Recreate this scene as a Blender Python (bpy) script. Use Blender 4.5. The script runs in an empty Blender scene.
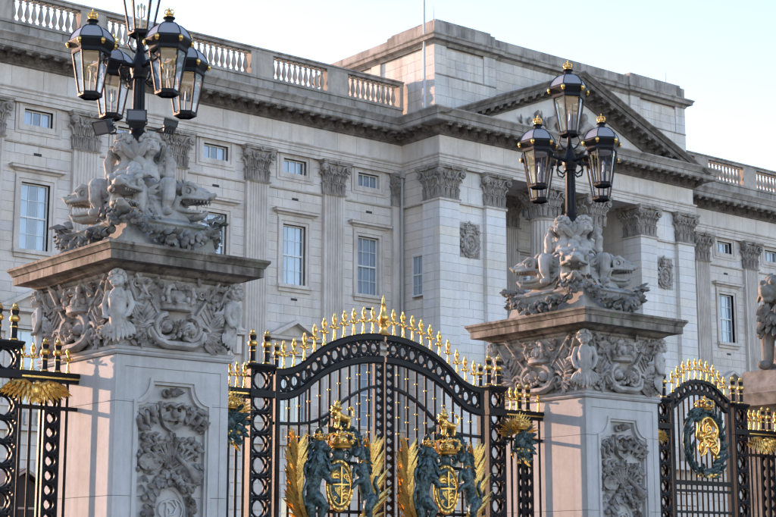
import bpy, bmesh, math, random
from mathutils import Vector, Matrix
from mathutils.geometry import tessellate_polygon
R = math.radians
pi = math.pi
scene = bpy.context.scene
col = scene.collection

# ------------------------------------------------------------------ camera
EYE = Vector((0, 0, 1.6))
LENS_PX = 1622.4                      # focal length in pixels of a 776 pixel wide picture
PITCH, YAW = R(10.77), R(39.06)
cam = bpy.data.cameras.new('camera')
cam.sensor_width = 36
cam.lens = LENS_PX * 36 / 776
cam.clip_start = 0.1
cam.clip_end = 3000
camo = bpy.data.objects.new('camera', cam)
camo.location = EYE
camo.rotation_euler = (pi / 2 + PITCH, 0, -YAW)
col.objects.link(camo)
scene.camera = camo

# ------------------------------------------------------------------ sky and sun
SUN_A, SUN_E = R(75), R(9)          # low evening sun, left of and behind the palace front
SUN = Vector((-math.cos(SUN_A) * math.cos(SUN_E), math.sin(SUN_A) * math.cos(SUN_E), math.sin(SUN_E)))
world = bpy.data.worlds.new('World')
scene.world = world
world.use_nodes = True
wn = world.node_tree
wn.nodes.clear()
sky = wn.nodes.new('ShaderNodeTexSky')
sky.sky_type = 'NISHITA'
sky.sun_disc = False
sky.sun_elevation = SUN_E
sky.sun_rotation = math.atan2(SUN.x, SUN.y)
sky.altitude = 20
sky.air_density = 1.0
sky.dust_density = 0.1
sky.ozone_density = 1.6
bg = wn.nodes.new('ShaderNodeBackground')
bg.inputs['Strength'].default_value = 0.15
wo = wn.nodes.new('ShaderNodeOutputWorld')
wn.links.new(sky.outputs[0], bg.inputs[0])
wn.links.new(bg.outputs[0], wo.inputs[0])
sl = bpy.data.lights.new('sun', 'SUN')
sl.energy = 2.6
sl.angle = R(0.55)
sl.color = (1.0, 0.66, 0.41)
so = bpy.data.objects.new('sun', sl)
so.rotation_euler = (-SUN).to_track_quat('-Z', 'Y').to_euler()
so.location = SUN * 100
col.objects.link(so)
scene.view_settings.view_transform = 'Standard'
scene.view_settings.look = 'None'
scene.view_settings.gamma = 1
scene.view_settings.exposure = 2.05
scene.view_settings.use_curve_mapping = False
scene.view_settings.use_white_balance = True      # the camera's white balance
scene.view_settings.white_balance_temperature = 6500
scene.view_settings.white_balance_tint = 26

# ------------------------------------------------------------------ materials
def nodes(name):
    m = bpy.data.materials.new(name)
    m.use_nodes = True
    nt = m.node_tree
    b = nt.nodes['Principled BSDF']
    return m, nt, b

def noise_of(nt, vec, scale, detail=5, rough=0.6):
    n = nt.nodes.new('ShaderNodeTexNoise')
    n.inputs['Scale'].default_value = scale
    n.inputs['Detail'].default_value = detail
    n.inputs['Roughness'].default_value = rough
    if vec is not None:
        nt.links.new(vec, n.inputs['Vector'])
    return n.outputs['Fac']

def ramp(nt, fac, stops):
    r = nt.nodes.new('ShaderNodeValToRGB')
    e = r.color_ramp.elements
    e[0].position, e[0].color = stops[0][0], (*stops[0][1], 1)
    e[1].position, e[1].color = stops[-1][0], (*stops[-1][1], 1)
    for p, c in stops[1:-1]:
        k = e.new(p)
        k.color = (*c, 1)
    nt.links.new(fac, r.inputs[0])
    return r.outputs[0]

def mix(nt, a, b, fac, mode='MIX'):
    m = nt.nodes.new('ShaderNodeMix')
    m.data_type = 'RGBA'
    m.blend_type = mode
    for s, v in ((6, a), (7, b)):
        if isinstance(v, (tuple, list)):
            m.inputs[s].default_value = (*v, 1)
        else:
            nt.links.new(v, m.inputs[s])
    if isinstance(fac, float):
        m.inputs[0].default_value = fac
    else:
        nt.links.new(fac, m.inputs[0])
    return m.outputs[2]

def g(v):
    return (v, v, v)

def stone(name, base, stain, amount=(0.45, 0.75), scale=0.7, streak=0.5, tone=False, rough=0.85, bump=0.25, bscale=30, grime=None, green=0.0, sfreq=2.6):
    m, nt, b = nodes(name)
    geo = nt.nodes.new('ShaderNodeNewGeometry')
    pos = geo.outputs['Position']
    big = noise_of(nt, pos, scale, 6, 0.65)
    c = mix(nt, base, stain, ramp(nt, big, [(amount[0], g(0)), (amount[1], g(1))]))
    mp = nt.nodes.new('ShaderNodeMapping')
    mp.inputs['Scale'].default_value = (sfreq, sfreq, 0.22)
    nt.links.new(pos, mp.inputs['Vector'])
    st = noise_of(nt, mp.outputs[0], 1.3, 5, 0.6)
    c = mix(nt, c, tuple(x * 0.62 for x in stain), mix(nt, g(0), g(streak), ramp(nt, st, [(0.48, g(0)), (0.68, g(1))])))
    fine = noise_of(nt, pos, 9.0, 4, 0.7)
    c = mix(nt, c, ramp(nt, fine, [(0.25, g(0.78)), (0.75, g(1.08))]), 0.5, 'MULTIPLY')
    if grime:
        gr = noise_of(nt, pos, grime[1], 6, 0.7)
        c = mix(nt, c, grime[0], ramp(nt, gr, [(grime[2], g(0)), (grime[2] + 0.16, g(1))]))
    if green:
        gg = noise_of(nt, pos, 2.3, 5, 0.6)
        c = mix(nt, c, (0.16, 0.19, 0.11), mix(nt, g(0), g(green), ramp(nt, gg, [(0.55, g(0)), (0.72, g(1))])))
    if tone:
        a = nt.nodes.new('ShaderNodeAttribute')
        a.attribute_name = 'tone'
        c = mix(nt, c, a.outputs['Color'], 1.0, 'MULTIPLY')
    nt.links.new(c, b.inputs['Base Color'])
    b.inputs['Roughness'].default_value = rough
    b.inputs['Specular IOR Level'].default_value = 0.25
    bn = nt.nodes.new('ShaderNodeBump')
    bn.inputs['Strength'].default_value = bump
    bn.inputs['Distance'].default_value = 0.02
    nt.links.new(noise_of(nt, pos, bscale, 5, 0.7), bn.inputs['Height'])
    nt.links.new(bn.outputs[0], b.inputs['Normal'])
    return m

def plain(name, colr, rough=0.5, metal=0.0, var=0.15, vscale=8, bump=0.0, spec=0.5, dark=None, dstop=0.62):
    m, nt, b = nodes(name)
    geo = nt.nodes.new('ShaderNodeNewGeometry')
    f = noise_of(nt, geo.outputs['Position'], vscale, 5, 0.65)
    c = mix(nt, tuple(x * (1 - var) for x in colr), tuple(min(1, x * (1 + var)) for x in colr), f)
    if dark:
        d = noise_of(nt, geo.outputs['Position'], vscale * 2.7, 5, 0.7)
        c = mix(nt, c, dark, ramp(nt, d, [(dstop - 0.12, g(0)), (dstop + 0.08, g(1))]))
    nt.links.new(c, b.inputs['Base Color'])
    b.inputs['Roughness'].default_value = rough
    b.inputs['Metallic'].default_value = metal
    b.inputs['Specular IOR Level'].default_value = spec
    if bump:
        bn = nt.nodes.new('ShaderNodeBump')
        bn.inputs['Strength'].default_value = bump
        bn.inputs['Distance'].default_value = 0.01
        nt.links.new(noise_of(nt, geo.outputs['Position'], vscale * 4, 4, 0.7), bn.inputs['Height'])
        nt.links.new(bn.outputs[0], b.inputs['Normal'])
    return m

def glass(name, tint=(1, 1, 1), refl=0.05, haze=0.0, hcol=(0.6, 0.6, 0.6), rough=0.02):
    m, nt, b = nodes(name)
    nt.nodes.remove(b)
    out = nt.nodes['Material Output']
    lw = nt.nodes.new('ShaderNodeLayerWeight')
    lw.inputs['Blend'].default_value = 0.5
    pw = nt.nodes.new('ShaderNodeMath')
    pw.operation = 'POWER'
    pw.inputs[1].default_value = 4.0
    nt.links.new(lw.outputs['Facing'], pw.inputs[0])
    fr = nt.nodes.new('ShaderNodeMath')
    fr.operation = 'MULTIPLY_ADD'
    fr.inputs[1].default_value = 1 - refl
    fr.inputs[2].default_value = refl
    nt.links.new(pw.outputs[0], fr.inputs[0])
    tr = nt.nodes.new('ShaderNodeBsdfTransparent')
    tr.inputs['Color'].default_value = (*tint, 1)
    gl = nt.nodes.new('ShaderNodeBsdfGlossy')
    gl.inputs['Roughness'].default_value = rough
    ms = nt.nodes.new('ShaderNodeMixShader')
    nt.links.new(fr.outputs[0], ms.inputs[0])
    nt.links.new(tr.outputs[0], ms.inputs[1])
    nt.links.new(gl.outputs[0], ms.inputs[2])
    last = ms
    if haze:
        df = nt.nodes.new('ShaderNodeBsdfDiffuse')
        df.inputs['Color'].default_value = (*hcol, 1)
        m2 = nt.nodes.new('ShaderNodeMixShader')
        m2.inputs[0].default_value = haze
        nt.links.new(ms.outputs[0], m2.inputs[1])
        nt.links.new(df.outputs[0], m2.inputs[2])
        last = m2
    nt.links.new(last.outputs[0], out.inputs['Surface'])
    return m

M = {}
M['ashlar'] = stone('ashlar_stone', (0.63, 0.575, 0.53), (0.50, 0.44, 0.385), (0.40, 0.74), 0.55, 0.30, tone=True)
M['trim'] = stone('trim_stone', (0.60, 0.545, 0.50), (0.42, 0.365, 0.315), (0.42, 0.75), 0.8, 0.42)
M['pavilion'] = stone('pale_ashlar_stone', (0.68, 0.655, 0.63), (0.56, 0.525, 0.485), (0.42, 0.75), 0.5, 0.22, tone=True)
M['weathered'] = stone('weathered_stone', (0.40, 0.365, 0.33), (0.19, 0.17, 0.15), (0.40, 0.70), 0.9, 0.75, bump=0.4)
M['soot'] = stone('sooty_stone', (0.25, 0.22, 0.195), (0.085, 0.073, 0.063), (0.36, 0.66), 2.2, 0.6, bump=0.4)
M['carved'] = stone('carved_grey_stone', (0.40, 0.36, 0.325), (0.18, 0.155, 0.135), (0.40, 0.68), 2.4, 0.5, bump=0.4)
M['attic'] = stone('attic_stone', (0.63, 0.595, 0.55), (0.45, 0.405, 0.355), (0.45, 0.72), 0.45, 0.45, tone=True)
M['balustrade'] = stone('balustrade_stone', (0.43, 0.38, 0.33), (0.25, 0.22, 0.19), (0.45, 0.75), 1.2, 0.5)
M['pier'] = stone('pier_stone', (0.475, 0.46, 0.45), (0.39, 0.365, 0.34), (0.42, 0.75), 1.1, 0.34, bump=0.25, sfreq=4.0, bscale=45)
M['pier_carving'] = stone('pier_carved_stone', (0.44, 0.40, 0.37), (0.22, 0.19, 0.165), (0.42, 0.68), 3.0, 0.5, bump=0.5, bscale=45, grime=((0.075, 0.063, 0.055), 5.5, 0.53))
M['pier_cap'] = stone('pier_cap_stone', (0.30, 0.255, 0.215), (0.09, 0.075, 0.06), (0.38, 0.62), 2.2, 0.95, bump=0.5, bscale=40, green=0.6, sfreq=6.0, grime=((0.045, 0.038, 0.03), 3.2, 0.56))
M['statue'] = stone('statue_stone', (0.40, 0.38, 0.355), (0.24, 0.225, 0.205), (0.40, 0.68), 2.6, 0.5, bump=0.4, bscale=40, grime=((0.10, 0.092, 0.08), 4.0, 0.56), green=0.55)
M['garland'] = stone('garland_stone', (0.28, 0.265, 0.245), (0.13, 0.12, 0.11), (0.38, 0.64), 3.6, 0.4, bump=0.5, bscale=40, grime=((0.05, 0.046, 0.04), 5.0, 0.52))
M['white'] = plain('white_sash_paint', (0.60, 0.60, 0.59), 0.5, var=0.05)
M['glass'] = glass('window_glass', (0.80, 0.88, 0.95), 0.16, 0.0)
M['curtain'] = plain('net_curtain', (0.46, 0.49, 0.53), 0.9, var=0.1, vscale=3)
M['dark'] = plain('dark_interior', (0.03, 0.03, 0.032), 0.8)
M['corner_child'] = stone('corner_figure_stone', (0.46, 0.435, 0.41), (0.27, 0.245, 0.22), (0.42, 0.70), 4.0, 0.4, bump=0.4, bscale=40, grime=((0.10, 0.088, 0.075), 6.0, 0.58))
M['lead'] = plain('roof_lead', (0.20, 0.20, 0.21), 0.6, var=0.25, vscale=1)
M['iron'] = plain('black_iron_paint', (0.012, 0.012, 0.014), 0.46, var=0.3, vscale=14, bump=0.3, spec=0.16)
M['gold'] = plain('gold_leaf', (0.88, 0.52, 0.155), 0.34, 1.0, 0.22, 16, 0.4, dark=(0.22, 0.115, 0.03), dstop=0.60)
M['verdigris'] = plain('blue_green_bronze', (0.075, 0.130, 0.132), 0.42, 0.3, 0.75, 9, 0.4, dark=(0.008, 0.014, 0.016), dstop=0.52)
M['lampglass'] = glass('lantern_glass', (0.94, 0.95, 0.96), 0.045, 0.006, (0.6, 0.58, 0.55))
M['lamproof'] = plain('pale_lantern_roof', (0.24, 0.24, 0.26), 0.38, 0.0, 0.12, 5, spec=0.7)
M['flood'] = plain('floodlight_housing', (0.025, 0.025, 0.026), 0.5)
M['floodglass'] = plain('floodlight_glass', (0.13, 0.12, 0.115), 0.2, var=0.1, spec=0.8)
M['pipe'] = plain('grey_pipe_paint', (0.34, 0.33, 0.32), 0.6)
M['pole'] = plain('pale_pole_paint', (0.50, 0.52, 0.55), 0.5)
M['lion'] = stone('lion_stone', (0.27, 0.245, 0.215), (0.11, 0.10, 0.088), (0.38, 0.66), 2.6, 0.5, bump=0.5, bscale=40)
M['hut'] = plain('dark_hut_timber', (0.030, 0.022, 0.017), 0.6, var=0.3, vscale=5)
M['hut_trim'] = plain('pale_hut_trim', (0.40, 0.33, 0.26), 0.6)
M['panel_carving'] = stone('panel_carved_stone', (0.33, 0.30, 0.275), (0.15, 0.13, 0.115), (0.40, 0.66), 4.0, 0.4, bump=0.5, bscale=45, grime=((0.06, 0.052, 0.045), 6.0, 0.52))
M['gravel'] = stone('forecourt_gravel', (0.20, 0.145, 0.12), (0.15, 0.11, 0.095), (0.4, 0.7), 0.4, 0.0, bump=0.5, bscale=60)
M['paving'] = stone('paving_stone', (0.24, 0.23, 0.215), (0.17, 0.16, 0.15), (0.4, 0.7), 0.8, 0.0, bump=0.3)

# ------------------------------------------------------------------ mesh helpers
class MB:
    def __init__(s):
        s.v, s.f, s.t = [], [], []
        s.M = None

    def add(s, vs, fs, tone=None):
        o = len(s.v)
        if s.M is not None:
            vs = [s.M @ Vector(p) for p in vs]
        s.v.extend(tuple(p) for p in vs)
        s.f.extend(tuple(i + o for i in q) for q in fs)
        if tone is not None:
            s.t.extend([tone] * len(vs))

    def box(s, x0, x1, y0, y1, z0, z1, tone=None):
        s.add([(x0, y0, z0), (x1, y0, z0), (x1, y1, z0), (x0, y1, z0), (x0, y0, z1), (x1, y0, z1), (x1, y1, z1), (x0, y1, z1)],
              [(3, 2, 1, 0), (4, 5, 6, 7), (0, 1, 5, 4), (1, 2, 6, 5), (2, 3, 7, 6), (3, 0, 4, 7)], tone)

    def prism(s, poly, y0, y1, holes=()):
        """polygon in x,z pushed from y0 to y1; outline counter-clockwise seen from -y"""
        loops = [list(poly)] + [list(h) for h in holes]
        if holes:
            tri = tessellate_polygon([[Vector((p[0], p[1], 0)) for p in l] for l in loops])
            flat = [p for l in loops for p in l]
        else:
            flat = loops[0]
            tri = None
        n = len(flat)
        vs = [(p[0], y0, p[1]) for p in flat] + [(p[0], y1, p[1]) for p in flat]
        fs = []
        if tri is None:
            fs.append(tuple(range(n)))
            fs.append(tuple(range(2 * n - 1, n - 1, -1)))
        else:
            for t in tri:
                fs.append(tuple(t))
                fs.append(tuple(i + n for i in reversed(t)))
        o = 0
        for l in loops:
            k = len(l)
            for i in range(k):
                a, b = o + i, o + (i + 1) % k
                fs.append((b, a, a + n, b + n))
            o += k
        s.add(vs, fs)

    def lathe(s, prof, n=12, c=(0, 0, 0), sx=1, sy=1, rot=0.0, cap=True):
        vs, fs = [], []
        for r_, z in prof:
            for k in range(n):
                a = rot + 2 * pi * k / n
                vs.append((c[0] + r_ * sx * math.cos(a), c[1] + r_ * sy * math.sin(a), c[2] + z))
        for i in range(len(prof) - 1):
            for k in range(n):
                a, b = i * n + k, i * n + (k + 1) % n
                fs.append((a, b, b + n, a + n))
        if cap:
            fs.append(tuple(range(n - 1, -1, -1)))
            q = (len(prof) - 1) * n
            fs.append(tuple(q + k for k in range(n)))
        s.add(vs, fs)

    def tube(s, pts, rad, n=6, cap=True, flat=1.0, up=None):
        pts = [Vector(p) for p in pts]
        if not isinstance(rad, (list, tuple)):
            rad = [rad] * len(pts)
        vs, fs = [], []
        nrm = None
        for i, p in enumerate(pts):
            t = (pts[min(i + 1, len(pts) - 1)] - pts[max(i - 1, 0)]).normalized()
            if nrm is None:
                ref = Vector(up) if up else (Vector((0, 0, 1)) if abs(t.z) < 0.9 else Vector((0, 1, 0)))
                nrm = (ref - t * ref.dot(t)).normalized()
            else:
                nrm = (nrm - t * nrm.dot(t)).normalized()
            bi = t.cross(nrm)
            for k in range(n):
                a = 2 * pi * k / n + (pi / 4 if n == 4 else 0)
                vs.append(p + (nrm * math.cos(a) + bi * math.sin(a) * flat) * rad[i])
        m = len(pts)
        for i in range(m - 1):
            for k in range(n):
                a, b = i * n + k, i * n + (k + 1) % n
                fs.append((a, b, b + n, a + n))
        if cap:
            fs.append(tuple(range(n - 1, -1, -1)))
            fs.append(tuple((m - 1) * n + k for k in range(n)))
        s.add(vs, fs)

    def ball(s, c, r, n=8, m=6, rot=None):
        if not isinstance(r, (tuple, list)):
            r = (r, r, r)
        q = rot.to_3x3() if rot is not None else None
        vs = [(0, 0, -r[2])]
        for i in range(1, m):
            ph = -pi / 2 + pi * i / m
            for k in range(n):
                a = 2 * pi * k / n
                vs.append((r[0] * math.cos(ph) * math.cos(a), r[1] * math.cos(ph) * math.sin(a), r[2] * math.sin(ph)))
        vs.append((0, 0, r[2]))
        if q is not None:
            vs = [q @ Vector(v) for v in vs]
        vs = [(v[0] + c[0], v[1] + c[1], v[2] + c[2]) for v in vs]
        fs = [(0, 1 + (k + 1) % n, 1 + k) for k in range(n)]
        for i in range(m - 2):
            for k in range(n):
                a, b = 1 + i * n + k, 1 + i * n + (k + 1) % n
                fs.append((a, b, b + n, a + n))
        t = len(vs) - 1
        fs += [(t, 1 + (m - 2) * n + k, 1 + (m - 2) * n + (k + 1) % n) for k in range(n)]
        s.add(vs, fs)

    def torus(s, c, R_, r_, n=14, m=6, axis='z', sx=1.0, sz=1.0):
        vs, fs = [], []
        for i in range(n):
            a = 2 * pi * i / n
            for k in range(m):
                b = 2 * pi * k / m
                u, w, d = (R_ + r_ * math.cos(b)) * math.cos(a) * sx, (R_ + r_ * math.cos(b)) * math.sin(a) * sz, r_ * math.sin(b)
                vs.append({'z': (u, w, d), 'y': (u, d, w), 'x': (d, u, w)}[axis])
        vs = [(v[0] + c[0], v[1] + c[1], v[2] + c[2]) for v in vs]
        for i in range(n):
            for k in range(m):
                fs.append((i * m + k, ((i + 1) % n) * m + k, ((i + 1) % n) * m + (k + 1) % m, i * m + (k + 1) % m))
        s.add(vs, fs)

    def rings(s, prof, hx, hy, c=(0, 0, 0)):
        """rectangular moulding: profile of (overhang, z) round a block of half sizes hx, hy"""
        vs, fs = [], []
        for o, z in prof:
            for a, b in ((-1, -1), (1, -1), (1, 1), (-1, 1)):
                vs.append((c[0] + a * (hx + o), c[1] + b * (hy + o), c[2] + z))
        for i in range(len(prof) - 1):
            for k in range(4):
                a, b = i * 4 + k, i * 4 + (k + 1) % 4
                fs.append((a, b, b + 4, a + 4))
        fs.append((3, 2, 1, 0))
        q = (len(prof) - 1) * 4
        fs.append((q, q + 1, q + 2, q + 3))
        s.add(vs, fs)

    def sweep(s, path, prof):
        """moulding along a plan path (x, y); profile of (outward, z), outward is to the right of the path"""
        n = len(path)
        P = [Vector((p[0], p[1])) for p in path]
        nr = []
        for i in range(n - 1):
            d = (P[i + 1] - P[i]).normalized()
            nr.append(Vector((d.y, -d.x)))
        vs, fs = [], []
        for i in range(n):
            if i == 0:
                m = nr[0]
            elif i == n - 1:
                m = nr[-1]
            else:
                m = (nr[i - 1] + nr[i])
                m = m / m.dot(nr[i])
            for o, z in prof:
                q = P[i] + m * o
                vs.append((q.x, q.y, z))
        k = len(prof)
        for i in range(n - 1):
            for j in range(k - 1):
                a = i * k + j
                fs.append((a, a + k, a + k + 1, a + 1))
        fs.append(tuple(range(k)))
        fs.append(tuple((n - 1) * k + j for j in reversed(range(k))))
        s.add(vs, fs)

    def leaf(s, base, tip, w, curl=0.3, nrm=(0, -1, 0), th=0.02, seg=5):
        """pointed carved leaf from base to tip, bulging and curling towards nrm"""
        b, t, nv = Vector(base), Vector(tip), Vector(nrm).normalized()
        d = t - b
        L = d.length
        sd = d.cross(nv).normalized()
        vs, fs = [], []
        for i in range(seg + 1):
            u = i / seg
            wd = w * math.sin(pi * min(1, u * 0.86 + 0.14)) ** 0.75 if i < seg else w * 0.08
            c = b + d * (u - 0.12 * curl * u ** 3) + nv * (L * curl * (0.35 * math.sin(pi * u * 0.8) + 0.4 * u ** 3))
            vs += [c - sd * wd, c + nv * (th + wd * 0.35), c + sd * wd, c - nv * th]
        for i in range(seg):
            for k in range(4):
                a, e = i * 4 + k, i * 4 + (k + 1) % 4
                fs.append((a, a + 4, e + 4, e))
        fs.append((0, 1, 2, 3))
        q = seg * 4
        fs.append((q + 3, q + 2, q + 1, q))
        s.add(vs, fs)

    def scroll(s, c, r0, r1, turns, a0, sgn=1, rad=0.03, plane='xz', n=5, y=0.0, steps=None):
        pts, rr = [], []
        k = steps or int(10 * turns) + 2
        for i in range(k):
            u = i / (k - 1)
            a = a0 + sgn * 2 * pi * turns * u
            q = r0 + (r1 - r0) * u
            if plane == 'xz':
                pts.append((c[0] + q * math.cos(a), c[1] + y * u, c[2] + q * math.sin(a)))
            else:
                pts.append((c[0] + y * u, c[1] + q * math.cos(a), c[2] + q * math.sin(a)))
            rr.append(rad * (1 - 0.35 * u))
        s.tube(pts, rr, n)

    def mesh(s, name, smooth=None):
        me = bpy.data.meshes.new(name)
        me.from_pydata(s.v, [], s.f)
        if s.t:
            at = me.attributes.new('tone', 'FLOAT_COLOR', 'POINT')
            at.data.foreach_set('color', [x for t in s.t for x in t])
        bm = bmesh.new()
        bm.from_mesh(me)
        bmesh.ops.recalc_face_normals(bm, faces=bm.faces)
        bm.to_mesh(me)
        bm.free()
        if smooth is not None:
            me.polygons.foreach_set('use_smooth', [True] * len(me.polygons))
            if smooth < 179:
                me.set_sharp_from_angle(angle=R(smooth))
        return me

    def remesh(s, name, voxel, it=3, detail=None):
        me = s.mesh(name + '_raw')
        ob = bpy.data.objects.new(name + '_raw', me)
        col.objects.link(ob)
        m = ob.modifiers.new('remesh', 'REMESH')
        m.mode = 'VOXEL'
        m.voxel_size = voxel
        if it:
            k = ob.modifiers.new('smooth', 'SMOOTH')
            k.factor = 0.5
            k.iterations = it
        dg = bpy.context.evaluated_depsgraph_get()
        out = bpy.data.meshes.new_from_object(ob.evaluated_get(dg))
        out.name = name
        bpy.data.objects.remove(ob)
        bpy.data.meshes.remove(me)
        if detail is not None:                       # crisply cut pieces laid over the modelled body
            dm = detail.mesh(name + '_detail')
            bm = bmesh.new()
            bm.from_mesh(out)
            bm.from_mesh(dm)
            bm.to_mesh(out)
            bm.free()
            bpy.data.meshes.remove(dm)
        out.polygons.foreach_set('use_smooth', [True] * len(out.polygons))
        if detail is not None:
            out.set_sharp_from_angle(angle=R(55))
        return out

def link(name, me, mat, parent=None, loc=(0, 0, 0), rot=(0, 0, 0), scale=(1, 1, 1), kind=None):
    """one mesh object; loc is in the parent's frame"""
    if mat is not None and not me.materials:
        me.materials.append(M[mat])
    o = bpy.data.objects.new(name, me)
    o.location = loc
    o.rotation_euler = rot
    o.scale = scale
    o.parent = parent
    col.objects.link(o)
    if kind:
        o['kind'] = kind
    return o

def tag(o, label, cat, group=None):
    o['label'] = label
    o['category'] = cat
    if group:
        o['group'] = group
    return o

def empty(name, loc, label, cat, group=None, rz=0):
    o = bpy.data.objects.new(name, None)
    o.empty_display_size = 0.2
    o.location = loc
    o.rotation_euler = (0, 0, rz)
    col.objects.link(o)
    return tag(o, label, cat, group)

def copy_tree(o, parent=None, name=None):
    c = o.copy()
    c.parent = parent
    col.objects.link(c)
    for ch in KIDS.get(o.name, []):
        copy_tree(ch, c)
    return c

KIDS = {}
def index_kids():
    KIDS.clear()
    for o in bpy.data.objects:
        if o.parent:
            KIDS.setdefault(o.parent.name, []).append(o)

def structure(name, me, mat, loc=(0, 0, 0)):
    o = link(name, me, mat, None, loc)
    o['kind'] = 'structure'
    return o

def in_view(p, margin=0):
    q = Vector(p) - EYE
    f = Vector((math.sin(YAW) * math.cos(PITCH), math.cos(YAW) * math.cos(PITCH), math.sin(PITCH)))
    r = Vector((math.cos(YAW), -math.sin(YAW), 0))
    u = r.cross(f)
    d = q.dot(f)
    if d < 0.1:
        return False
    x, y = 388 + LENS_PX * q.dot(r) / d, 258.5 - LENS_PX * q.dot(u) / d
    return -margin < x < 776 + margin and -margin < y < 517 + margin

# ================================================================== the ground
mb = MB(); mb.box(-900, 900, -900, 900, -0.5, 0)
structure('ground', mb.mesh('ground'), 'paving')
mb = MB(); mb.box(-60, 130, 23.2, 54.0, 0.004, 0.03)
structure('forecourt', mb.mesh('forecourt'), 'gravel')

# ================================================================== the palace
YW, YS = 57.1, 56.9            # wall face and pilaster face of the wings
YF = 54.2                      # face of the central pavilion
PX0, PX1 = 47.0, 64.5          # pavilion ends
XL, XR = 20.0, 88.0            # ends of what is built
PITCHX = 4.18
pil_x = [43.1 - PITCHX * k for k in range(6)] + [68.4 + PITCHX * k for k in range(5)]
win_x = [43.1 + PITCHX / 2 - PITCHX * k for k in range(6)] + [68.4 + PITCHX / 2 + PITCHX * k for k in range(5)]
palace = empty('palace', (55.75, 57, 0), 'long classical stone palace with pilasters, pedimented centre and roof balustrade behind the gates', 'palace')
PO = Vector((55.75, 57, 0))
def wl(x=0, y=0, z=0):
    return (x - PO.x, y - PO.y, z - PO.z)

def cells(u0, u1, z0, z1, holes):
    """rectangles that fill u0..u1, z0..z1 around the holes"""
    zs = sorted({z0, z1} | {min(max(h[i], z0), z1) for h in holes for i in (2, 3)})
    out = []
    for a, b in zip(zs, zs[1:]):
        if b - a < 1e-6:
            continue
        hs = sorted((h[0], h[1]) for h in holes if h[2] < b - 1e-6 and h[3] > a + 1e-6)
        x = u0
        for p, q in hs:
            if p > x:
                out.append((x, min(p, u1), a, b))
            x = max(x, q)
        if x < u1:
            out.append((x, u1, a, b))
    return out

rb = random.Random(11)
BLOCKS = []                     # (material, area, in view, centre, verts, faces, tone)
def block(key, ax, plane, u0, u1, z0, z1, depth=0.06, sgn=-1, gap=0.0075, jut=None):
    u0 += gap / 2; u1 -= gap / 2; z0 += gap / 2; z1 -= gap / 2
    if u1 - u0 < 0.05 or z1 - z0 < 0.04:
        return
    j = rb.uniform(-0.004, 0.004) if jut is None else jut
    b = 0.006
    f0, f1 = plane + sgn * j, plane - sgn * depth
    vs = []
    for d, e in ((f0, b), (f0 - sgn * b, 0), (f1, 0)):
        for u, z in ((u0 + e, z0 + e), (u1 - e, z0 + e), (u1 - e, z1 - e), (u0 + e, z1 - e)):
            vs.append((u, d, z) if ax == 'Y' else (d, u, z))
    fs = [(0, 1, 2, 3)] + [(i, i + 4, (i + 1) % 4 + 4, (i + 1) % 4) for i in range(4)] + [(i + 4, i + 8, (i + 1) % 4 + 8, (i + 1) % 4 + 4) for i in range(4)]
    t = rb.gauss(1.0, 0.035 if key == 'ashlar' else 0.02)
    w = rb.gauss(0, 0.014)
    tone = (t * (1 + w), t, t * (1 - 1.6 * w), 1)
    c = ((u0 + u1) / 2, plane, (z0 + z1) / 2) if ax == 'Y' else (plane, (u0 + u1) / 2, (z0 + z1) / 2)
    BLOCKS.append((key, (u1 - u0) * (z1 - z0), in_view(c), c, vs, fs, tone))

def ashlar(key, ax, plane, u0, u1, z0, z1, ch=0.39, bw=1.15, holes=(), **kw):
    n = max(1, round((z1 - z0) / ch))
    h = (z1 - z0) / n
    for i in range(n):
        a, b = z0 + i * h, z0 + (i + 1) * h
        m = (a + b) / 2
        hs = sorted((q[0], q[1]) for q in holes if q[2] < m < q[3])
        spans, x = [], u0
        for p, q in hs:
            if p > x:
                spans.append((x, p))
            x = max(x, q)
        if x < u1:
            spans.append((x, u1))
        for p, q in spans:
            L = q - p
            if L < 1.5:
                k = 1
            else:
                k = max(1, round(L / bw))
            cuts = [p + L * j / k for j in range(k + 1)]
            if k > 1:
                sh = (0.25 if i % 2 else -0.25) * L / k
                cuts = [p] + [min(max(c + sh * 0.5 + rb.uniform(-0.12, 0.12), p + 0.2), q - 0.2) for c in cuts[1:-1]] + [q]
                if i % 2 and L > 2:
                    cuts = [p] + sorted(c - L / k / 2 for c in cuts[1:]) + [q]
                    cuts = sorted(c for c in cuts if p <= c <= q)
            for c0, c1 in zip(cuts, cuts[1:]):
                block(key, ax, plane, c0, c1, a, b, **kw)

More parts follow.
